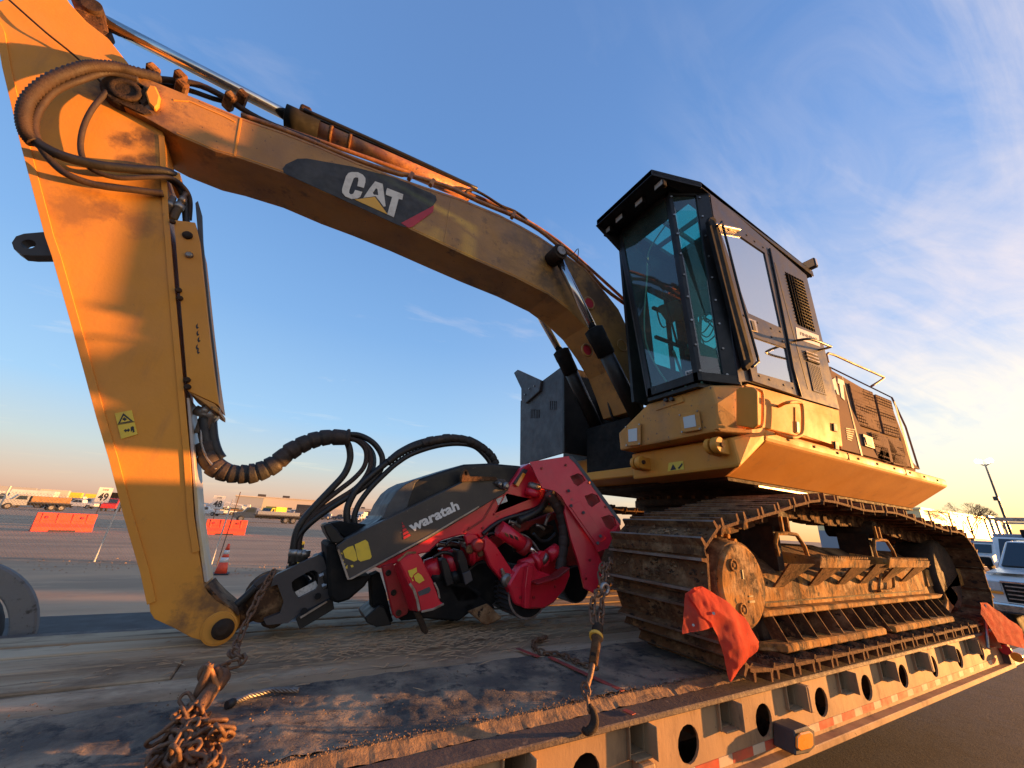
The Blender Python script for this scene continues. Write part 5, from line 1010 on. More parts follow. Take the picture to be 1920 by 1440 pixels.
# middle hydraulics of the delimbing arms
mh = MB(); 
cylY('arm_barrel', 'red', (872, 1036), (912, 1024), 2.80, .085)
for q in ((876, 1035), (905, 1027)): MB().lathe(onY(*q, 2.80), (onY(912, 1024, 2.8) - onY(872, 1036, 2.8)), [(0, .075), (.005, .10), (.02, .10), (.025, .08)], 24).build('barrel_flange', 'red', hh_)
hp_('arm_clevis', 'red', [(876, 1020), (872, 1005), (880, 1000), (893, 1002), (900, 1012), (905, 1045), (896, 1048), (890, 1018)], 2.70, 2.74, bev=.006)
MB().lathe(onY(895, 1022, 2.68), (0, -1, 0), [(-.05, .045), (.02, .045), (.025, .03)], 20).build('clevis_pin', 'reddark', hh_)
for q, r in (((812, 1066), .075), ((846, 1054), .085)): MB().lathe(onY(*q, 2.86), V(1, -.25, .35), [(-.06, r * .7), (-.05, r), (.03, r), (.05, r * .75)], 24).build('delimb_knuckle', 'red', hh_)
hp_('knife_lever', 'black', [(826, 1050), (836, 1046), (842, 1058), (848, 1080), (852, 1095), (838, 1100), (832, 1080)], 2.74, 2.82, bev=.006)
hp_('knife_lever', 'black', [(858, 1030), (868, 1032), (876, 1050), (882, 1078), (886, 1088), (872, 1097), (866, 1076), (858, 1052)], 2.70, 2.80, bev=.006)
hp_('lever_cap', 'charcoal', [(868, 1076), (882, 1070), (887, 1088), (873, 1097)], 2.68, 2.70, bev=.003)
cylY('lower_shaft', 'black', (838, 1084), (872, 1076), 2.82, .05)
cylY('lower_shaft', 'black', (806, 1082), (832, 1078), 2.84, .05)
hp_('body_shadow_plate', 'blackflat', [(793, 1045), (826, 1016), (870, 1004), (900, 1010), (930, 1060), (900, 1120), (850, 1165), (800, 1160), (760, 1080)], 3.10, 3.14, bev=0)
MB().tube([onY(*q, 2.95) for q in ((820, 1020), (836, 1022), (850, 1020), (866, 1024))], .018, 8).build('hose_pipe', 'steel', hh_)
hp_('valve_body', 'red', [(826, 1030), (845, 1025), (848, 1042), (832, 1046)], 2.90, 2.98, bev=.006)
for q in ((862, 1012), (868, 1020)): MB().lathe(onY(*q, 2.78), (1, 0, -.4), [(0, .02), (.03, .02), (.032, .03), (.06, .03)], 8).build('pipe_nut', 'steel', hh_)
# measuring wheel box on the left: red guard with worn corner
gb = MB(); 
hp_('guard_flange', 'reddark', [(716, 1062), (737, 1056), (742, 1064), (760, 1100), (768, 1140), (764, 1152), (744, 1161), (737, 1153), (727, 1110)], 2.72, 2.76, bev=.006)
for q in ((728, 1074), (738, 1111), (747, 1149)): MB().lathe(onY(*q, 2.72), (0, -1, 0), [(0, .018), (.008, .018), (.01, .010), (.003, .008)], 12).build('flange_bolt', 'rustdark', hh_)
hp_('knife_guard', 'red', [(747, 1051), (781, 1034), (790, 1046), (812, 1090), (826, 1128), (832, 1132), (828, 1138), (790, 1148), (783, 1120), (770, 1098)], 2.56, 2.62, bev=.006)
MB().hull([onY(*q, 2.565) for q in ((747, 1051), (770, 1098), (783, 1120), (789, 1148))] + [onY(*q, 2.72) for q in ((738, 1060), (757, 1100), (768, 1145))]).build('knife_guard_side', 'red', hh_, .003)
strip([(746, 1052), (764, 1036), (780, 1036)], .012, .004, 'rust', 'sticker_edge', hh_, 2.56)
for q, w_ in ((((768, 1094), (776, 1106), (782, 1124), (786, 1145)), .016), (((814, 1092), (821, 1106), (824, 1122)), .012), (((790, 1147), (812, 1142), (832, 1132)), .012)): strip(list(q), w_, .004, 'steel', 'worn_edge', hh_, 2.56)
for q in ([(765, 1070), (772, 1068), (781, 1064), (782, 1072), (776, 1077), (772, 1084), (768, 1080)], [(776, 1080), (784, 1074), (790, 1078), (796, 1088), (792, 1090), (786, 1094), (779, 1089)], [(771, 1084), (776, 1088), (774, 1090)]): plateY('peeling_sticker', 'sticker', hh_, q, 2.555, 2.558, bev=0)
hp_('scraped_patch', 'coolgrey', [(783, 1110), (805, 1100), (808, 1106), (804, 1112), (786, 1118)], 2.5565, 2.5585, bev=0)
# black legs, knives and pad under the head
hp_('rear_knife', 'blackflat', [(694, 1080), (712, 1072), (724, 1110), (733, 1150), (738, 1166), (726, 1168), (702, 1166), (698, 1140)], 2.84, 2.95, bev=.008)
hp_('rear_knife_blade', 'black', [(684, 1158), (712, 1134), (722, 1140), (735, 1172), (706, 1176), (688, 1168)], 2.78, 3.05, bev=.006)
hp_('knife_tip', 'rustdark', [(778, 1150), (788, 1148), (798, 1168), (804, 1184), (800, 1190), (794, 1188)], 2.62, 2.66, bev=.004)
hp_('lower_body', 'blackflat', [(738, 1066), (800, 1075), (860, 1085), (905, 1110), (880, 1150), (860, 1165), (800, 1160), (750, 1165)], 2.80, 3.05, bev=.01)
hp_('lower_jaw', 'blackflat', [(838, 1095), (880, 1098), (905, 1120), (930, 1140), (912, 1145), (876, 1150), (858, 1130)], 2.80, 2.85, bev=.01)
pad = thing('wood_block', tuple(onZ(905, 1168, DZ)), 'brown wooden block wedged on the deck under the red harvester head', 'block')
MB().hull([onY(*q, y_) for q in ((876, 1146), (913, 1131), (939, 1156), (940, 1160), (915, 1172), (905, 1170)) for y_ in (2.72, 2.86)]).build('block', 'rust', pad, .006)
# hoses on the head
for pts, r in (([(654, 988), (650, 965), (655, 942), (672, 914), (700, 888), (727, 866), (752, 846), (790, 829), (845, 820), (885, 826), (910, 842), (924, 862)], .024),
               ([(667, 988), (664, 970), (673, 945), (694, 916), (722, 888), (745, 868), (775, 850), (820, 836), (860, 832), (890, 838), (912, 858), (920, 872)], .020)):
    hose('arched_hose', 'rubber', hh_, pts, r, 3.0, 10, sub=7)
MB().tube([onY(*p, 3.0) for p in ((790, 832), (815, 826), (845, 822), (875, 826), (900, 838), (920, 854), (930, 872))], .036, 12, rf=wrapf(.040, 8), sub=14).build('wrapped_hose', 'wrap', hh_)
MB().tube([onY(*p, 3.0) for p in ((726, 868), (750, 850), (775, 838), (800, 830))], .03, 12, rf=rib(.032), sub=8).build('wrapped_hose', 'rubber', hh_)
hose('feed_hose', 'rubber', hh_, [(972, 976), (990, 968), (1010, 956), (1022, 940), (1030, 922)], .034, 2.74, 10, sub=8, rf=rib(.036))
hose('feed_hose', 'rubberbrown', hh_, [(1028, 925), (1046, 950), (1056, 980), (1058, 1010), (1054, 1040), (1050, 1068)], .044, 2.62, 12, sub=10, rf=wrapf(.046, 3))
hose('steel_pipe', 'steel', hh_, [(1033, 920), (1040, 935), (1046, 950)], .012, 2.70)
hose('feed_hose', 'rubber', hh_, [(1034, 922), (1042, 940), (1048, 960)], .022, 2.74)
for k in range(3): MB().lathe(onY(549 + k * 9, 1052 + k * 1, 3.02), (0, 0, 1), [(0, .028), (.03, .028), (.032, .036), (.07, .036)], 12).build('hose_fitting', 'steel', hh_)
for i, (pts, r_, m_) in enumerate((([(905, 1002), (925, 985), (950, 972), (985, 962), (1015, 948)], .016, 'rubber'), ([(900, 1010), (920, 1000), (940, 1004), (958, 1016), (966, 1034)], .012, 'rubber'), ([(968, 1000), (985, 1005), (1000, 1018), (1012, 1036)], .010, 'steel'), ([(835, 1022), (850, 1010), (872, 1012), (888, 1004)], .012, 'rubber'), ([(1000, 1000), (1014, 1014), (1030, 1012), (1042, 1000)], .014, 'rubber'), ([(812, 1045), (830, 1036), (848, 1040), (862, 1052), (866, 1068)], .012, 'rubber'))):
    hose('small_hose', m_, hh_, pts, r_, 2.74 + .02 * (i % 3), 7)
hp_('cross_plate', 'reddark', [(915, 1012), (960, 985), (1000, 975), (1040, 960), (1046, 972), (1000, 990), (965, 1002), (930, 1030)], 2.92, 2.98, bev=.005)
hp_('inner_arm', 'red', [(1010, 1060), (1030, 1045), (1050, 1050), (1060, 1070), (1040, 1085), (1015, 1078)], 2.74, 2.80, bev=.01)
hp_('inner_bracket', 'reddark', [(1045, 960), (1056, 955), (1075, 1010), (1080, 1060), (1066, 1062), (1060, 1010)], 2.80, 2.88, bev=.006)
for q in ((905, 990), (880, 990), (1040, 1100), (1000, 1120), (975, 1120), (1030, 930), (1015, 878), (1060, 872), (1104, 905), (1135, 950), (1098, 1085), (1105, 1050)):
    y_ = 2.60 if q[0] < 1045 and q[1] > 1000 else (RY if q[0] < 1010 else None)
    p = onY(*q, y_) if y_ else onP(*q, .001); MB().cyl(p, p + V(0, -.010, 0), .010, n=6).build('body_bolt', 'reddark', hh_)
for q, r_ in (((880, 1030), .03), ((900, 1038), .022)): MB().lathe(onY(*q, 2.70), (0, -1, 0), [(0, r_), (.015, r_), (.02, r_ * .6)], 12).build('pin_head', 'rust', hh_)
# ================================================================== CHAINS
CL = MB(); W_, L__ = .011, .035
cl_pts = []
for i in range(16):
    a = 6.28318 * i / 16; cl_pts.append(V(math.cos(a) * .0135 + 0, math.sin(a) * .0135 + (.0125 if math.sin(a) > 0 else -.0125), 0))
CL.tube(cl_pts, .0052, 6, spline=False, closed=True); bmesh.ops.recalc_face_normals(CL.bm, faces=CL.bm.faces)
clm = bpy.data.meshes.new('chain_link'); CL.bm.to_mesh(clm); CL.bm.free(); clm.materials.append(M['chain'])
def chain(name, loc, label, segs, scale=1.0, seed=1, jit=.12):
    t = thing(name, loc, label, 'chain', None); b = BASE[t.name]; r = random.Random(seed); pit = .0395 * scale
    for pts in segs:
        m = MB(); P = [Vector(p) for p in pts]; 
        dense = []
        n = len(P)
        for i in range(n - 1):
            a, q, c_, d = P[max(i - 1, 0)], P[i], P[i + 1], P[min(i + 2, n - 1)]
            for k in range(30): tt_ = k / 30; dense.append(.5 * ((2 * q) + (c_ - a) * tt_ + (2 * a - 5 * q + 4 * c_ - d) * tt_ * tt_ + (3 * q - 3 * c_ + d - a) * tt_ ** 3))
        m.bm.free(); acc = 0; k = 0; last = dense[0]; nxt = 0
        for q in dense[1:]:
            acc += (q - last).length
            if acc >= nxt:
                dr = (q - last).normalized() + V(*(r.uniform(-jit, jit) for _ in range(3)))
                rot = dr.to_track_quat('Y', 'Z').to_matrix().to_4x4() @ Matrix.Rotation(R(90 * (k % 2) + 45 + r.uniform(-20, 20)), 4, 'Y')
                inst('chain_link', clm, t, Matrix.Translation(q - b) @ rot @ Matrix.Scale(scale, 4)); nxt += pit; k += 1
            last = q
    return t
# left chain: from the head over the stick pin down to the binder and the heap at the near edge
c1_ = chain('tie_down_chain', (.05, 2.0, DZ), 'rusty chain running from the harvester yoke to the heap at the deck edge', [
    [onY(510, 1076, 2.78), onY(490, 1110, 2.70), onY(465, 1160, 2.60), onY(445, 1205, 2.50), onY(432, 1228, 2.40)],
    [onY(440, 1222, 2.38), onY(455, 1236, 2.30), onY(440, 1245, 2.28), onY(418, 1248, 2.24), onY(405, 1262, 2.15)]], 1.12, 2)
heap = []; rh = random.Random(12)
for k in range(11):          # strands spilling from the binder down to the edge of the deck
    ex_ = 262 + 15 * k + rh.uniform(-8, 8); ln_ = rh.uniform(.7, 1.05); Pk = []
    for i in range(7):
        t_ = i / 6 * ln_; px_ = 372 + (ex_ - 372) * t_ + rh.gauss(0, 9) * (t_ > 0); py_ = 1332 + 122 * t_ + rh.gauss(0, 6) * (t_ > 0)
        q_ = onZ(px_, py_, DZ + .022 + (.075 - .05 * t_) * rh.random()); Pk.append(q_)
    heap.append(Pk)
for k in range(7):
    c_ = onZ(372 + rh.gauss(0, 28), 1385 + rh.gauss(0, 22), DZ + .04 + rh.random() * .03); heap.append([c_ + V(rh.uniform(-.05, .05), rh.uniform(-.05, .05), rh.uniform(-.01, .03)) for _ in range(4)])
c2_ = chain('chain_heap', tuple(V(-.02, 1.8, DZ)), 'tangled heap of rusty chain lying at the near deck edge', heap, 1.12, 4, .22)
# load binder: barrel and handle
lb_ = thing('load_binder', tuple(onY(385, 1300, 2.0)), 'rusty load binder joining the left chain to the chain heap', 'load binder')
MB().lathe(onY(372, 1330, 1.93), onY(400, 1288, 2.02) - onY(372, 1330, 1.93), [(0, .018), (.02, .026), (.10, .026), (.11, .034), (.15, .036), (.16, .02)], 18).build('barrel', 'chain', lb_)
MB().tube([onY(*q, 2.0) for q in ((362, 1325), (374, 1292), (388, 1262), (393, 1245))], .014, 8).build('lever', 'chain', lb_)
MB().tube([onY(*q, 2.02) for q in ((393, 1245), (382, 1252), (376, 1268), (386, 1280), (404, 1276), (412, 1262), (406, 1254), (400, 1270))], .011, 8).build('hook', 'chain', lb_)
MB().tube([onY(*q, 2.0) for q in ((390, 1246), (398, 1262), (404, 1278), (408, 1290), (396, 1296))], .009, 6).build('wire_tie', 'rustpipe', lb_)
# short steel cable offcut
wr = thing('cable_offcut', tuple(onZ(500, 1300, DZ)), 'short bent piece of steel cable lying on the black mat', 'cable')
P = [onZ(440, 1316, DZ + .02), onZ(470, 1304, DZ + .022), onZ(510, 1294, DZ + .022), (onZ(560, 1294, DZ + .02))]
MB().tube(P, .0085, 8).build('cable_core', 'steel', wr)
st_ = MB()
for k in range(5):
    q = []
    for i in range(49):
        t_ = i / 48; seg = min(2, int(t_ * 3)); f_ = t_ * 3 - seg; c_ = P[seg].lerp(P[seg + 1], f_); a = k * 1.2566 + t_ * 22; q.append(c_ + V(0, math.cos(a) * .007, math.sin(a) * .007))
    st_.tube(q, .0045, 5, spline=False)
st_.build('cable_strands', 'steel', wr); MB().lathe(P[0], P[0] - P[1], [(0, .012), (.01, .016), (.03, .014)], 10).build('cable_end', 'ink', wr)
# right chain: hook on the flange, ratchet binder, links up to the track
rc = chain('ratchet_chain', (1.3, 1.5, DZ), 'rusty chain with ratchet binder hooked over the trailer edge beside the track', [
    [onY(1103, 1318, 1.45), onY(1101, 1304, 1.46), onY(1097, 1290, 1.48)],
    [onY(1112, 1160, 1.62), onY(1110, 1140, 1.66), onY(1116, 1118, 1.70), onY(1126, 1108, 1.73)],
    [onY(1126, 1160, 1.62), onY(1128, 1140, 1.66), onY(1132, 1118, 1.70)],
    [onY(1132, 1096, 1.76), onY(1134, 1078, 1.80), onY(1140, 1062, 1.86), onY(1146, 1050, 1.92)],
    [onY(1128, 1092, 1.76), onY(1126, 1072, 1.80), onY(1130, 1056, 1.86)]], 1.15, 5)
hkp = [onY(1104, 1322, 1.435), onY(1112, 1334, 1.425), onY(1115, 1350, 1.42), (onY(1111, 1364, 1.42)), onY(1100, 1372, 1.425), onY(1093, 1366, 1.43)]
MB().tube(hkp, .013, 8, rf=lambda i, m: .008 + .009 * math.sin(3.14 * i / m)).build('grab_hook', 'rustdark', rc)
MB().tube([onY(1100, 1290, 1.48), onY(1108, 1262, 1.50), onY(1111, 1245, 1.52)], .011, 8).build('threaded_rod', 'chain', rc)
MB().lathe(onY(1112, 1246, 1.52), onY(1120, 1190, 1.58) - onY(1112, 1246, 1.52), [(0, .013), (.005, .020), (.11, .021), (.115, .026), (.14, .028), (.145, .018)], 16).build('binder_barrel', 'rust', rc)
MB().lathe(onY(1117, 1196, 1.575), onY(1120, 1180, 1.60) - onY(1117, 1196, 1.575), [(0, .030), (.012, .033), (.016, .030)], 18).build('yellow_collar', 'decalyellow', rc)
MB().lathe(onY(1119, 1188, 1.58), onY(1124, 1160, 1.62) - onY(1119, 1188, 1.58), [(0, .018), (.02, .027), (.04, .024), (.05, .012)], 12).build('swivel', 'rustdark', rc)
o_ = onY(1134, 1104, 1.74); MB().tube([o_ + V(math.cos(a * .7854) * .024, 0, math.sin(a * .7854) * .024) for a in range(8)], .011, 8, closed=True, spline=True, sub=3).build('connecting_ring', 'steel', rc)
# loose chain tail on the deck
chain('loose_chain', tuple(onZ(1040, 1215, DZ)), 'dark loose chain tail lying on the deck by the red marking', [
    [onZ(1020, 1198, DZ + .02), onZ(1000, 1204, DZ + .02), onZ(1004, 1216, DZ + .02), onZ(1020, 1224, DZ + .02), onZ(1045, 1226, DZ + .02), onZ(1068, 1234, DZ + .02), onZ(1090, 1244, DZ + .02), onZ(1118, 1252, DZ + .02)],
    [onZ(1008, 1200, DZ + .02), onZ(1022, 1196, DZ + .02)]], 1.0, 9)
# ================================================================== FLAGS
f1_ = thing('warning_flag', tuple(onY(1310, 1110, 1.38)), 'large crumpled orange mesh flag hanging in front of the track sprocket', 'flag')
def cloth(name, parent, rows, m='flag', sub=12, amp=.008, seed=0, label=None):
    """rows of plane points (px, py, depth y) lofted into a wrinkled sheet of cloth"""
    G = [[onY(*p) for p in r_] for r_ in rows]; nv, nu = len(G), len(G[0]); g = bmesh.new(); grid = []
    H_, W2 = (nv - 1) * sub, (nu - 1) * sub
    for j in range(H_ + 1):
        row = []
        for i in range(W2 + 1):
            v_, u_ = j / sub, i / sub; jv, iu = min(int(v_), nv - 2), min(int(u_), nu - 2); fv, fu = v_ - jv, u_ - iu
            p = G[jv][iu].lerp(G[jv][iu + 1], fu).lerp(G[jv + 1][iu].lerp(G[jv + 1][iu + 1], fu), fv)
            p = p + V(0, NZ.noise(V(p.x * 9 + seed, p.z * 9, seed)) * amp * 2 + abs(math.sin(p.x * 16 + p.z * 8 + seed)) * amp * .6 + NZ.noise(V(p.x * 40, p.z * 26, seed + 5)) * .004, 0); row.append(g.verts.new(p))
        grid.append(row)
    for j in range(H_):
        for i in range(W2): f = g.faces.new((grid[j][i], grid[j][i + 1], grid[j + 1][i + 1], grid[j + 1][i])); f.smooth = True
    b = MB(); b.bm.free(); b.bm = g; return b.build(name, m, parent, label=label)
cloth('cloth_panel', f1_, [[(1286, 1113, 1.40), (1302, 1103, 1.40), (1318, 1099, 1.40)], [(1284, 1150, 1.38), (1305, 1146, 1.37), (1345, 1130, 1.39)], [(1283, 1190, 1.37), (1312, 1183, 1.36), (1345, 1172, 1.37)]], seed=1)
cloth('cloth_panel', f1_, [[(1318, 1100, 1.39), (1306, 1106, 1.385), (1292, 1116, 1.38)], [(1362, 1126, 1.37), (1338, 1140, 1.35), (1316, 1155, 1.355)], [(1398, 1158, 1.37), (1372, 1165, 1.34), (1334, 1168, 1.35)], [(1426, 1204, 1.36), (1385, 1222, 1.33), (1350, 1195, 1.345)], [(1420, 1222, 1.36), (1386, 1250, 1.33), (1355, 1215, 1.345)], [(1372, 1278, 1.35), (1369, 1278, 1.35), (1361, 1240, 1.35)]], seed=4)
MB().cyl(onY(1338, 1150, 1.345), onY(1338, 1150, 1.35), .007, n=8).build('grommet', 'steel', f1_); MB().cyl(onY(1300, 1172, 1.355), onY(1300, 1172, 1.36), .006, n=8).build('grommet', 'steel', f1_)
f2_ = thing('warning_flag', tuple(onX(1850, 1140, 6.4)), 'small orange flag at the far rear corner of the trailer, near the white pickup', 'flag')
cloth('cloth_panel', f2_, [[(1838, 1130, 1.40), (1850, 1130, 1.40)], [(1842, 1152, 1.38), (1876, 1148, 1.37)], [(1868, 1195, 1.36), (1918, 1180, 1.34)], [(1872, 1204, 1.36), (1925, 1217, 1.34)]], seed=7, amp=.005)
MB().cyl(onY(1846, 1134, 1.40), onY(1852, 1215, 1.42), .012, n=8).build('flag_staff', 'steel', f2_)

# mud caked between the grousers and piled inside the near track
def mud_p(r):
    p, t = shoes[r.randrange(len(shoes))]; c_ = V(4.3, 0, 1.45); n_ = V(-t.z, 0, t.x)
    if n_.dot(p - c_) < 0: n_ = -n_
    s_ = r.uniform(-.055, .055); q = p + t * s_ + n_ * .006; return (q.x, r.uniform(1.43, 2.1), q.z)
tag(crumbs('track_mud', 3800, mud_p, 'rust', .004, .019, 41), 'mud clods caked on the outside of the near track', 'mud')
def mud_i(r): return (r.uniform(2.5, 6.2), r.uniform(1.44, 1.62), 1.005 + abs(r.gauss(0, .006)))
tag(crumbs('track_litter', 1800, mud_i, 'rustdark', .004, .016, 42), 'dark mud and bark lying on the lower run of the near track', 'mud')
# ================================================================== BACKGROUND
def local_thing(name, loc, rz, label, cat, group=None):
    t = thing(name, loc, label, cat, group); BASE[t.name] = V(0, 0, 0); t.rotation_euler = (0, 0, rz); return t
def far(px, D, py=None):
    d = ray(px, 932.5 + (px - 50) * .0557); d.z = 0; d.normalize(); D = dist(px, D) if D > 45 and px < 800 else D; return V(d.x * D, d.y * D, 0)
def dist(px, D): return D * (1.8 if px < 250 else 1.4)
def heading(px): d = ray(px, 960); return math.atan2(d.y, d.x)
def wheels(t, xs, w, r=.38, ww=.26):
    for x in xs:
        for s in (-1, 1):
            o = MB().lathe(V(x, s * (w / 2 - ww / 2) - ww / 2, r), (0, 1, 0), [(0, r * .62), (.02, r * .96), (.05, r), (ww - .05, r), (ww - .02, r * .96), (ww, r * .62)], 18).build('wheel', 'tyre', t)
            MB().cyl(V(x, s * (w / 2) - .01 * s, r), V(x, s * (w / 2) + .012 * s, r), r * .58, n=14).build('rim', 'steel', o)
def side_ext(t, name, m, pts, w, bev=.03, y0=None): return MB().poly([V(x, -w / 2, z) for x, z in pts], (0, w, 0)).build(name, m, t, bev)
def pane(t, pts, w, name='window'):
    for s in (-1, 1): MB().poly([V(x, s * w / 2, z) for x, z in pts], (0, s * .012, 0)).build(name, 'glassdark', t)
def pickup(loc, rz, m, label, group=None, bed=True, L=5.6, name='pickup_truck'):
    t = local_thing(name, loc, rz, label, 'pickup', group); h = L / 2; w = 1.95
    side_ext(t, 'body', m, [(-h, .55), (-h, 1.15), (-.55, 1.18), (h - 1.3, 1.2), (h - .1, 1.08), (h, .95), (h, .5), (h - .5, .45), (h - .55, .75), (h - 1.35, .75), (h - 1.4, .42), (-h + 1.55, .42), (-h + 1.5, .78), (-h + .75, .78), (-h + .7, .5)], w)
    side_ext(t, 'cab_roof', m, [(-.65, 1.17), (-.55, 1.78), (.0, 1.86), (.75, 1.80), (1.45, 1.19)], w - .24)
    pane(t, [(-.48, 1.22), (-.42, 1.70), (.15, 1.74), (.15, 1.22)], w - .23); pane(t, [(.22, 1.22), (.22, 1.74), (.70, 1.70), (1.2, 1.22)], w - .23)
    MB().poly([V(1.44, -.72, 1.22), V(1.44, .72, 1.22), V(.84, .66, 1.76), V(.84, -.66, 1.76)], (.03, 0, .02)).build('windshield', 'glassdark', t)
    MB().bx(h, h + .02, -.6, .6, .72, .98).build('grille', 'blackflat', t); MB().bx(h - .05, h + .08, -.95, .95, .48, .66).build('bumper', 'steel', t, .02)
    for s in (-1, 1): MB().bx(h - .01, h + .02, s * .62, s * .9, .78, .96).build('headlight', 'lens', t)
    wheels(t, (-h + 1.12, h - .95), w, .38); return t
def flatbed(loc, rz, m, label, load=None, group=None, L=7.0):
    t = local_thing('flatbed_truck', loc, rz, label, 'truck', group); h = L / 2
    side_ext(t, 'cab', m, [(h - 2.6, .6), (h - 2.6, 1.95), (h - 2.2, 2.05), (h - 1.5, 2.0), (h - 1.05, 1.35), (h - .1, 1.25), (h, 1.05), (h, .55), (h - .3, .5)], 2.0)
    pane(t, [(h - 2.4, 1.35), (h - 2.35, 1.85), (h - 1.65, 1.85), (h - 1.3, 1.35)], 2.01)
    MB().poly([V(h - 1.06, -.8, 1.38), V(h - 1.06, .8, 1.38), V(h - 1.46, .75, 1.93), V(h - 1.46, -.75, 1.93)], (.03, 0, .02)).build('windshield', 'glassdark', t)
    MB().bx(-h, h - 2.65, -1.15, 1.15, .95, 1.1).build('flat_deck', 'charcoal', t, .02); MB().bx(-h, h - 2.65, -.4, .4, .6, .94).build('chassis', 'blackflat', t)
    for x in (-h + .4, -h + 1.6, -h + 2.8): MB().bx(x, x + .06, -1.15, -1.1, .6, .94).build('side_stake', 'blackflat', t)
    if load: MB().bx(-h + .3, h - 2.8, -1.0, 1.0, 1.11, 1.11 + load[1]).build('load', load[0], t, .04)
    wheels(t, (-h + 1.0, -h + 2.0, h - .95), 2.1, .42); return t
def boxtruck(loc, rz, m, label, H=3.4, L=7.5, cabm='vanwhite', group=None):
    t = local_thing('box_truck', loc, rz, label, 'truck', group); h = L / 2
    MB().bx(-h, h - 2.2, -1.2, 1.2, 1.0, H).build('cargo_box', m, t, .03)
    side_ext(t, 'cab', cabm, [(h - 2.1, .6), (h - 2.1, 2.3), (h - 1.1, 2.3), (h - .65, 1.45), (h, 1.3), (h, .55)], 2.1)
    pane(t, [(h - 1.9, 1.5), (h - 1.9, 2.1), (h - 1.25, 2.1), (h - .95, 1.5)], 2.11)
    MB().poly([V(h - .64, -.85, 1.5), V(h - .64, .85, 1.5), V(h - 1.03, .85, 2.2), V(h - 1.03, -.85, 2.2)], (.03, 0, .02)).build('windshield', 'glassdark', t)
    MB().bx(-h, h - .2, -.4, .4, .6, .98).build('chassis', 'blackflat', t); wheels(t, (-h + 1.6, h - 1.2), 2.2, .48); return t
def van(loc, rz, m, label, group=None):
    t = local_thing('van', loc, rz, label, 'van', group)
    side_ext(t, 'body', m, [(-2.6, .45), (-2.6, 2.1), (-2.4, 2.25), (1.0, 2.25), (1.7, 1.35), (2.5, 1.15), (2.6, .5)], 2.0)
    pane(t, [(.4, 1.35), (.4, 1.95), (.95, 1.95), (1.4, 1.35)], 2.01); pane(t, [(-2.3, 1.4), (-2.3, 1.95), (.2, 1.95), (.2, 1.4)], 2.01)
    MB().bx(-2.615, -2.6, -.8, .8, 1.35, 1.95).build('rear_window', 'glassdark', t); wheels(t, (-1.6, 1.6), 2.0, .36); return t
def crane_truck(loc, rz, label, group=None):
    t = boxtruck(loc, rz, 'orange_dull', label, 1.6, 8.5, group=group)
    t.name = 'bucket_truck'; MB().cyl((-1, 0, 1.6), (-1, 0, 2.6), .3).build('turret', 'white', t); MB().box(V(.6, 0, 3.0), (5.4, .35, .4), Euler((0, -.14, 0)).to_matrix()).build('folded_boom', 'white', t, .03); MB().box(V(-2.6, 0, 2.6), (.8, .8, 1.0)).build('bucket', 'white', t, .05); return t
M['orange_dull'] = mat('faded_orange_paint', (.50, .24, .06), .5)
M['silver'] = mat('silver_car_paint', (.32, .33, .35), .35, .2); M['navy'] = mat('navy_car_paint', (.03, .045, .08), .3, coat=.5); M['carred'] = mat('red_car_paint', (.5, .03, .03), .35, coat=.4); M['brown'] = mat('brown_load', (.26, .14, .05), .8, 0, (.35, .2, .09), 3)
hd_ = lambda px, a: heading(px) + R(a)
# left of the boom
flatbed(far(72, 50), hd_(72, 97), 'silver', 'silver flatbed truck with a brown load parked behind the left orange barrier', ('brown', .8))
pickup(far(154, 72), hd_(154, 65), 'vanwhite', 'white pickup parked left of the number 49 sign')
boxtruck(far(186, 80), hd_(186, 60), 'white', 'small white truck parked right beside the 49 sign', 2.4, 6.0)
pickup(far(132, 95), hd_(132, 80), 'carred', 'bright red pickup in the far row left of the 49 sign')
pickup(far(139, 84), hd_(139, 95), 'navy', 'dark blue car parked in front of the far red pickup', L=4.8)
boxtruck(far(46, 62), hd_(46, 75), 'vanwhite', 'white van truck catching the sun near the left edge', 2.9, 7.5)
boxtruck(far(88, 100), hd_(88, 80), 'bldg', 'tall pale box truck in the far row above the silver flatbed', 4.2, 8)
boxtruck(far(121, 105), hd_(121, 80), 'sticker', 'yellow box truck in the far row above the red pickup', 3.9, 7)
pickup(far(6, 58), hd_(6, 80), 'silver', 'grey pickup cut off by the left edge of the picture')
boxtruck(far(14, 96), hd_(14, 85), 'bldgblue', 'blue grey box truck at the far left edge', 4.2, 9)
boxtruck(far(62, 110), hd_(62, 85), 'bldgblue', 'blue grey box truck behind the sunlit van truck', 4.3, 9)
boxtruck(far(148, 118), hd_(148, 90), 'bldgblue', 'grey box truck behind the white pickup left of sign 49', 4.4, 9)
boxtruck(far(167, 112), hd_(167, 80), 'sticker', 'yellow topped truck behind the small white truck beside sign 49', 3.9, 7)
t_ = boxtruck(far(214, 60), hd_(214, 170), 'blackflat', 'tall dark truck with red stripes beside the yellow boom arm', 3.4, 6, 'carred')
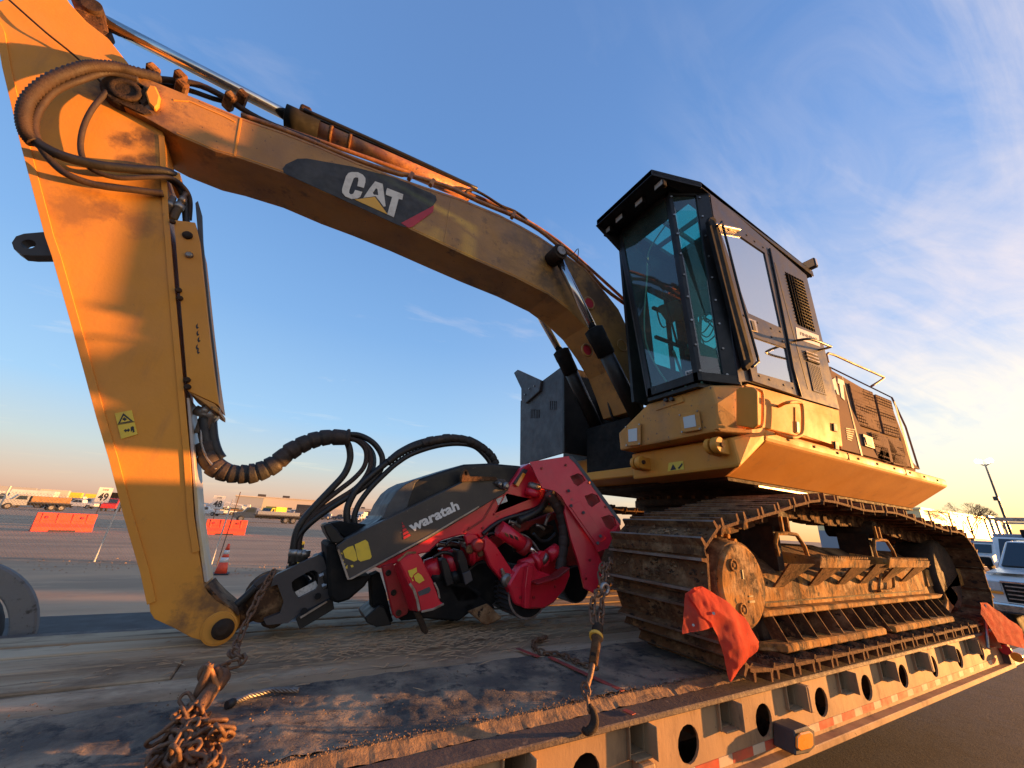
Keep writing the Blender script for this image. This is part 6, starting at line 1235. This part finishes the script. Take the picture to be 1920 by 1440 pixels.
# between the boom arm and the head
pickup(far(391, 78), hd_(391, 60), 'vanwhite', 'white pickup under the number 48 sign')
pickup(far(377, 95), hd_(377, 70), 'vanwhite', 'white pickup half hidden behind the yellow boom arm')
crane_truck(far(445, 100), hd_(445, 80), 'white bucket truck with folded boom right of the 48 sign')
crane_truck(far(380, 118), hd_(380, 60), 'orange and white bucket truck left of the 48 sign')
pickup(far(426, 98), hd_(426, 100), 'vanwhite', 'white car in front of the bucket truck right of the 48 sign', L=4.6)
pickup(far(457, 125), hd_(457, 85), 'vanwhite', 'small white pickup in the far row behind the dark flatbed')
flatbed(far(505, 50), hd_(505, 96), 'navy', 'dark blue flatbed truck with long black bed behind the right orange barrier', ('silver', .5), L=8.6)
boxtruck(far(512, 74), hd_(512, 150), 'sticker', 'pale yellow cab truck parked behind the dark blue flatbed', 2.6, 6.5, 'sticker')
van(far(530, 88), hd_(530, 95), 'silver', 'grey van parked beside the cream pickup')
pickup(far(545, 80), hd_(545, 175), 'bldg', 'cream pickup seen from behind, right of the grey van')
for i, (px, D, mm, txt) in enumerate(((568, 82, 'charcoal', 'dark box truck just right of the cream pickup'), (598, 120, 'bldg', 'pale box truck seen through the hose loop'), (612, 125, 'rust', 'brown box truck seen through the hose loop'), (628, 118, 'bldg', 'pale truck left of the white semi cab'), (690, 120, 'charcoal', 'dark truck far away left of the rounded hood'), (712, 125, 'bldgblue', 'grey truck far away against the rounded hood'), (585, 130, 'bldgblue', 'blue grey truck far behind the thick hoses'))):
    boxtruck(far(px, D), hd_(px, 80 + i * 3), mm, txt, 3.6, 7.5)
boxtruck(far(676, 100), hd_(676, 160), 'vanwhite', 'white semi cab in the far row by the rounded hood', 3.0, 6)
# the many small vehicles of the far rows
protos = [pickup(far(30, 108), hd_(30, 80), 'vanwhite', 'small white pickup in the far rows of the vehicle yard', 'vehicles in the far rows'),
          boxtruck(far(58, 104), hd_(58, 95), 'white', 'small white box truck in the far rows of the vehicle yard', 2.9, 6.5, group='vehicles in the far rows'),
          van(far(100, 112), hd_(100, 85), 'silver', 'small grey van in the far rows of the vehicle yard', 'vehicles in the far rows'),
          pickup(far(640, 108), hd_(640, 80), 'navy', 'small dark pickup in the far rows of the vehicle yard', 'vehicles in the far rows')]
rv_ = random.Random(77)
for i in range(64):
    px = (-20 + i * 7.0) if i < 34 else (374 + (i - 34) * 11.8); px += rv_.uniform(-3, 3)
    if 225 < px < 372: continue
    c = copy_tree(protos[rv_.choice((0, 0, 1, 2, 3))]); D = rv_.choice((96, 112, 128)); c.location = far(px, D); c.rotation_euler = (0, 0, hd_(px, rv_.choice((60, 80, 95, 175))))
    spot = ('by the left picture edge' if px < 25 else 'above the left orange barrier' if px < 95 else 'before the white pickup' if px < 135 else 'around the 49 sign' if px < 225 else
            'around the 48 sign' if px < 420 else 'just right of the 48 sign' if px < 470 else 'behind the dark blue flatbed' if px < 560 else 'seen through the hose loops' if px < 650 else 'beside the rounded hood of the head')
    c['label'] = c['label'].replace(' in the far rows of the vehicle yard', '') + {96: ' in the near far row ', 112: ' in the middle far row ', 128: ' in the last far row '}[D] + spot
# long buildings on the skyline
def building(name, a, b, D, H, m, label, dep=30, fn=None):
    A = far(a, D); Bq = far(b, D); d = (Bq - A); ln = d.length; rz = math.atan2(d.y, d.x)
    t = local_thing(name, A, rz, label, 'building'); MB().bx(0, ln, 0, dep, 0, H).build('wall', m, t); MB().bx(-.5, ln + .5, -.5, dep, H, H + .5).build('roof', 'bldg', t)
    n = int(ln / 9)
    for k in range(n): MB().bx(4 + k * 9, 8 + k * 9, -.1, -.02, .5, H * .45).build('loading_door', 'charcoal' if k % 3 else 'white', t)
    for k in range(max(1, n // 3)): MB().bx(10 + k * 27, 14 + k * 27, 5, 9, H + .5, H + 2).build('roof_unit', 'charcoal', t)
    return t
building('warehouse', 488, 640, 210, 9.5, 'bldg', 'long pale warehouse on the skyline behind the hoses')
building('warehouse', 436, 489, 190, 8.5, 'bldgblue', 'blue grey warehouse on the skyline right of the 48 sign')
building('warehouse', 655, 760, 330, 9, 'bldg', 'distant low warehouse behind the rounded hood')
# signs, barriers, cone, fence
def sign(px, py, D, txt, lab, bw=.95, H=2.6):
    loc = far(px, D); rz = heading(px) - R(90); t = local_thing('lot_sign', loc, rz, lab, 'sign'); sc_b = .74 if txt == '49' else .84; t.scale = (sc_b, sc_b, 1)
    MB().bx(-.03, .03, -.03, .03, 0, H).build('post', 'rust', t); MB().bx(-bw / 2, bw / 2, -.055, -.032, H - 1.0, H).build('board', 'white', t)
    BASE[t.name] = V(0, 0, 0)
    text_on('numeral', txt, 'ink', t, V(-.34, -.058, H - .85), V(.34, -.058, H - .85), V(-.34, -.058, H - .36), thick=.002, off=.03)
    text_on('small_text', 'LANE', 'ink', t, V(-.2, -.058, H - .20), V(.2, -.058, H - .20), V(-.2, -.058, H - .10), thick=.002); return t
s49 = sign(190, 0, 40, '49', 'white lot number board reading 49, left of the yellow boom arm'); s48 = sign(406, 0, 40, '48', 'white lot number board reading 48, right of the boom arm above an orange barrier')
def barrier(px, D, label, a):
    t = local_thing('traffic_barrier', far(px, D), heading(px) - R(90) + R(a), label, 'barrier', 'orange barriers in the dirt lot')
    MB().poly([V(-1.15, -.30, 0), V(-1.15, -.28, .22), V(-1.15, -.12, .40), V(-1.15, -.09, .95), V(-1.15, .09, .95), V(-1.15, .12, .40), V(-1.15, .28, .22), V(-1.15, .30, 0)], (2.3, 0, 0)).build('shell', 'orange', t, .02)
    for x in (-.75, .6): MB().cyl((x, -.16, .72), (x, -.10, .72), .06).build('fill_cap', 'decalred', t)
    MB().bx(-.5, .5, -.305, -.2, 0, .08).build('fork_slot', 'ink', t)
    for x in (-.95, -.38, .19, .76): MB().bx(x, x + .10, -.135, -.10, .42, .92).build('moulded_rib', 'orange', t, .02)
    MB().bx(-1.1, 1.1, -.125, -.09, .52, .56).build('moulded_band', 'orange', t, .01)
    for x in (-1.149, 1.12): MB().bx(x, x + .03, -.06, .06, .2, .8).build('joint_lug', 'orange', t, .01)
    return t
barrier(140, 33.5, 'orange plastic barrier in the dirt lot left of the yellow boom arm', 6); barrier(434, 33.8, 'orange plastic barrier in the dirt lot right of the boom arm, under sign 48', 4)
cn = local_thing('traffic_cone', onZ(413, 1077, 0), 0, 'orange traffic cone with white bands standing near the fence', 'cone')
MB().bx(-.19, .19, -.19, .19, 0, .035).build('base', 'ink', cn, .01)
for z0, z1, m_ in ((.03, .30, 'orange'), (.30, .42, 'white'), (.42, .50, 'orange'), (.50, .60, 'white'), (.60, .76, 'orange')): MB().cyl((0, 0, z0), (0, 0, z1), .15 * (1 - z0 / .93) , .15 * (1 - z1 / .93), n=20).build('band' if m_ == 'white' else 'cone_shell', m_, cn)
mk = local_thing('striped_marker', onZ(574, 1060, 0) if False else far(574, 14), 0, 'black and yellow striped marker seen between the hoses and the yoke', 'marker')
for k in range(7): MB().poly([V(-.16 + .0 * k, 0, .18 + k * .09), V(.16, 0, .22 + k * .09), V(.14, 0, .31 + k * .09), V(-.14, 0, .27 + k * .09)], (0, .04, 0)).build('stripe', 'ink' if k % 2 else 'sticker', mk)
MB().bx(-.2, .2, -.15, .15, 0, .17).build('base', 'ink', mk)
# chain link fence: leaning posts, wires
FP0 = V(-11.0, 18.5, 0); FP1 = V(9.0, 12.6, 0); fdir = (FP1 - FP0).normalized(); FL = (FP1 - FP0).length
fn_ = local_thing('chain_link_fence', FP0, math.atan2(fdir.y, fdir.x), 'chain link fence with leaning metal posts across the dirt lot', 'fence')
def fs(px, py): p = onZ(px, py, 0) - FP0; return p.dot(fdir)
for q, m_ in (((187, 1052), 'cream'), ((409, 1057), 'cream'), ((399, 1062), 'rust'), ((628, 1070), 'cream'), ((20, 1040), 'cream')):
    s_ = fs(*q); MB().cyl((s_, 0, 0), (s_ + .03, .08, 1.95 if m_ == 'cream' else 2.2), .022 if m_ == 'cream' else .012, n=8).build('post', m_, fn_)
vs, fc = [], []
sp = .085; Hf = 1.75; wr_ = .0022
for sgn in (1, -1):
    k = -Hf / sp
    while k * sp < FL:
        x0_ = k * sp; a, b = (x0_, x0_ + Hf) if sgn == 1 else (x0_ + Hf, x0_)
        za, zb = 0.05, Hf + .05
        n0 = len(vs); vs += [(a - wr_, 0, za), (a + wr_, 0, za), (b + wr_, 0, zb), (b - wr_, 0, zb), (a, .006, za), (b, .006, zb)]
        fc += [(n0, n0 + 1, n0 + 2, n0 + 3), (n0 + 1, n0 + 4, n0 + 5, n0 + 2), (n0 + 4, n0, n0 + 3, n0 + 5)]; k += 1
me = bpy.data.meshes.new('wire_mesh'); me.from_pydata(vs, [], fc); me.materials.append(M['steel']); o = bpy.data.objects.new('wire_mesh', me); COL.objects.link(o); o.parent = fn_; o['kind'] = 'stuff'
# tufts of dry litter on the lot
lit = crumbs('dry_litter', 240, lambda r: (r.gauss(-4.5, 1.3), r.gauss(15.8, .8), .004) if r.random() < .6 else (r.gauss(-.5, .7), r.gauss(14.4, .7), .004), 'straw', .01, .03, 31); tag(lit, 'dry litter and clods along the foot of the fence', 'litter')
# ---- right side: white pickup facing the camera, utility truck, tower light, tree, bright building
wt = local_thing('white_pickup', V(16.8, 2.15, 0), R(180), 'white pickup facing the camera behind the trailer', 'pickup'); h = 2.85; w = 2.0
side_ext(wt, 'body', 'vanwhite', [(-h, .55), (-h, 1.25), (-.6, 1.28), (h - 1.45, 1.28), (h - .25, 1.16), (h, 1.06), (h, .52), (h - .45, .48), (h - .5, .86), (h - 1.4, .86), (h - 1.5, .46), (-h + 1.6, .46), (-h + 1.5, .86), (-h + .7, .86), (-h + .6, .55)], w, .05)
MB().hull([V(-.7, s * .92, 1.27) for s in (-1, 1)] + [V(1.45, s * .92, 1.27) for s in (-1, 1)] + [V(-.5, s * .74, 1.90) for s in (-1, 1)] + [V(.78, s * .74, 1.92) for s in (-1, 1)] + [V(.1, s * .70, 1.96) for s in (-1, 1)]).build('cab_roof', 'vanwhite', wt, .05, 2)
MB().poly([V(1.44, -.82, 1.32), V(1.44, .82, 1.32), V(.86, .70, 1.86), V(.86, -.70, 1.86)], (.05, 0, .04)).build('windshield', 'glassdark', wt, .01)
for s in (-1, 1):
    MB().poly([V(1.25, s * .90, 1.32), V(.72, s * .765, 1.84), V(.12, s * .765, 1.86), V(.12, s * .90, 1.32)], (0, s * .03, 0)).build('door_window', 'glassdark', wt)
    MB().bx(1.05, 1.2, s * 1.02, s * 1.25, 1.30, 1.52).build('door_mirror', 'blackflat', wt, .03)
    MB().bx(h - .02, h + .03, s * .66, s * .97, .86, 1.05).build('headlight', 'lens', wt, .01); MB().bx(h - .02, h + .04, s * .66, s * .97, .80, .85).build('indicator', 'amber', wt)
    MB().bx(h - .02, h + .10, s * .72, s * .98, .42, .55).build('fog_lamp', 'blackflat', wt)
gr = MB().bx(h - .02, h + .02, -.64, .64, .66, 1.04).build('grille', 'blackflat', wt, .01)
for z in (.72, .80, .88, .96): MB().bx(h + .021, h + .045, -.60, .60, z, z + .022).build('grille_bar', 'steel', gr)
MB().bx(h - .03, h + .05, -.66, .66, 1.03, 1.075).build('grille_surround', 'chrome', wt, .01)
MB().bx(h - .05, h + .12, -1.0, 1.0, .44, .64).build('front_bumper', 'chrome', wt, .04, 2); MB().bx(h + .121, h + .13, -.35, .35, .47, .60).build('bumper_intake', 'blackflat', wt)
MB().poly([V(h - .2, -.85, 1.21), V(1.5, -.85, 1.30), V(1.5, -.3, 1.32), V(h - .2, -.3, 1.23)], (0, 0, .015)).build('hood_ridge', 'vanwhite', wt, .005); MB().poly([V(h - .2, .3, 1.23), V(1.5, .3, 1.32), V(1.5, .85, 1.30), V(h - .2, .85, 1.21)], (0, 0, .015)).build('hood_ridge', 'vanwhite', wt, .005)
wheels(wt, (-h + 1.12, h - .98), w, .42)
ut = local_thing('utility_truck', V(27, 3.9, 0), R(185), 'grey utility truck with ladder rack behind the white pickup', 'truck')
MB().bx(-3, 1.6, -1.1, 1.1, 1.0, 2.35).build('utility_body', 'bldgblue', ut, .03); side_ext(ut, 'cab', 'vanwhite', [(1.65, .6), (1.65, 2.2), (2.5, 2.2), (3.1, 1.4), (4, 1.3), (4, .6)], 2.1); wheels(ut, (-1.6, 2.9), 2.2, .45)
for x in (-2.6, -.2, 1.4):
    for s in (-1, 1): MB().bx(x, x + .08, s * 1.0, s * 1.08, 2.35, 2.9).build('rack_post', 'steel', ut)
    MB().bx(x, x + .08, -1.08, 1.08, 2.9, 2.98).build('rack_bar', 'steel', ut)
for s in (-1, 1): MB().bx(-2.8, 1.7, s * 1.0, s * 1.08, 2.98, 3.05).build('rack_rail', 'steel', ut)
MB().bx(1.8, 2.4, -.3, .3, 2.2, 2.5).build('cab_lamp_box', 'blackflat', ut, .03); MB().cyl((1.3, .8, 2.98), (1.2, .8, 4.1), .06).build('antenna_mast', 'charcoal', ut)
MB().poly([V(4.02, -.85, 1.45), V(4.02, .85, 1.45), V(3.4, .8, 2.1), V(3.4, -.8, 2.1)], (.03, 0, .02)).build('windshield', 'glassdark', ut)
a = R(9.75); pl_ = local_thing('light_pole', V(math.cos(a) * 42, math.sin(a) * 42, 0), 0, 'tall leaning mast with a lit lamp at its top against the sunset', 'light pole')
MB().cyl((0, 0, 0), (0, 0, 7.3), .085, .045, n=10).build('mast', 'charcoal', pl_); MB().box(V(-.1, .05, 5.0), (.2, .25, .25)).build('junction_box', 'charcoal', pl_); MB().box(V(-.1, .05, 3.2), (.2, .3, .25)).build('junction_box', 'charcoal', pl_)
em = bpy.data.materials.new('lit_lamp'); em.use_nodes = True; em.node_tree.nodes['Principled BSDF'].inputs['Emission Color'].default_value = (1, .95, .85, 1); em.node_tree.nodes['Principled BSDF'].inputs['Emission Strength'].default_value = 6
for s in (-1, 1): MB().box(V(0, s * .25, 7.5), (.2, .32, .25), Euler((s * .4, 0, 0)).to_matrix()).build('lamp_head', em, pl_, .05); 
MB().tube([V(0, -.3, 7.4), V(0, 0, 7.2), V(0, .3, 7.4)], .035, 6).build('lamp_arm', 'charcoal', pl_)
bb = local_thing('metal_shed', V(56, 15.6, 0), R(-3.2), 'long low shed whose metal wall glares in the low sun, above the track', 'building')
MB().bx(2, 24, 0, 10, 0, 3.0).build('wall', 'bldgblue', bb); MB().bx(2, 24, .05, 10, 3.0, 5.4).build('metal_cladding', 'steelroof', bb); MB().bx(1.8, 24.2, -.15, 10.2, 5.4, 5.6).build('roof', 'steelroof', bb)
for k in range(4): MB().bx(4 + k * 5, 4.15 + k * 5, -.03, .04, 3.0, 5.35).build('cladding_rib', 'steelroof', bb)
# bare tree
a = R(12.1); bt = local_thing('bare_tree', V(math.cos(a) * 70, math.sin(a) * 70, 0), 0, 'small bare tree in front of the glaring shed roof', 'tree')
rt = random.Random(21); br_ = MB(); br_.tube([V(0, 0, 0), V(.1, 0, 1.5), V(0, .1, 3)], .14, 6).build('trunk', 'bark', bt); tw = MB()
def grow(p, d, l, r, n):
    q = p + d * l; tw.cyl(p, q, r, r * .7, n=4, caps=False)
    if n:
        for _ in range(3): grow(q, (d + V(rt.gauss(0, .45), rt.gauss(0, .45), rt.gauss(.05, .3))).normalized(), l * .78, r * .66, n - 1)
for _ in range(4): grow(V(0, 0, 2.6 + rt.random()), V(rt.gauss(0, .45), rt.gauss(0, .45), 1).normalized(), 1.0, .055, 5)
tw.build('branches', 'bark', bt)
for (px, D, c) in ((1872, 58, 'bldgblue'),):
    boxtruck(V(math.cos(R(11.2)) * D, math.sin(R(11.2)) * D, 0), R(170), c, 'grey trailer box between the glaring shed and the utility truck', 2.5, 6)
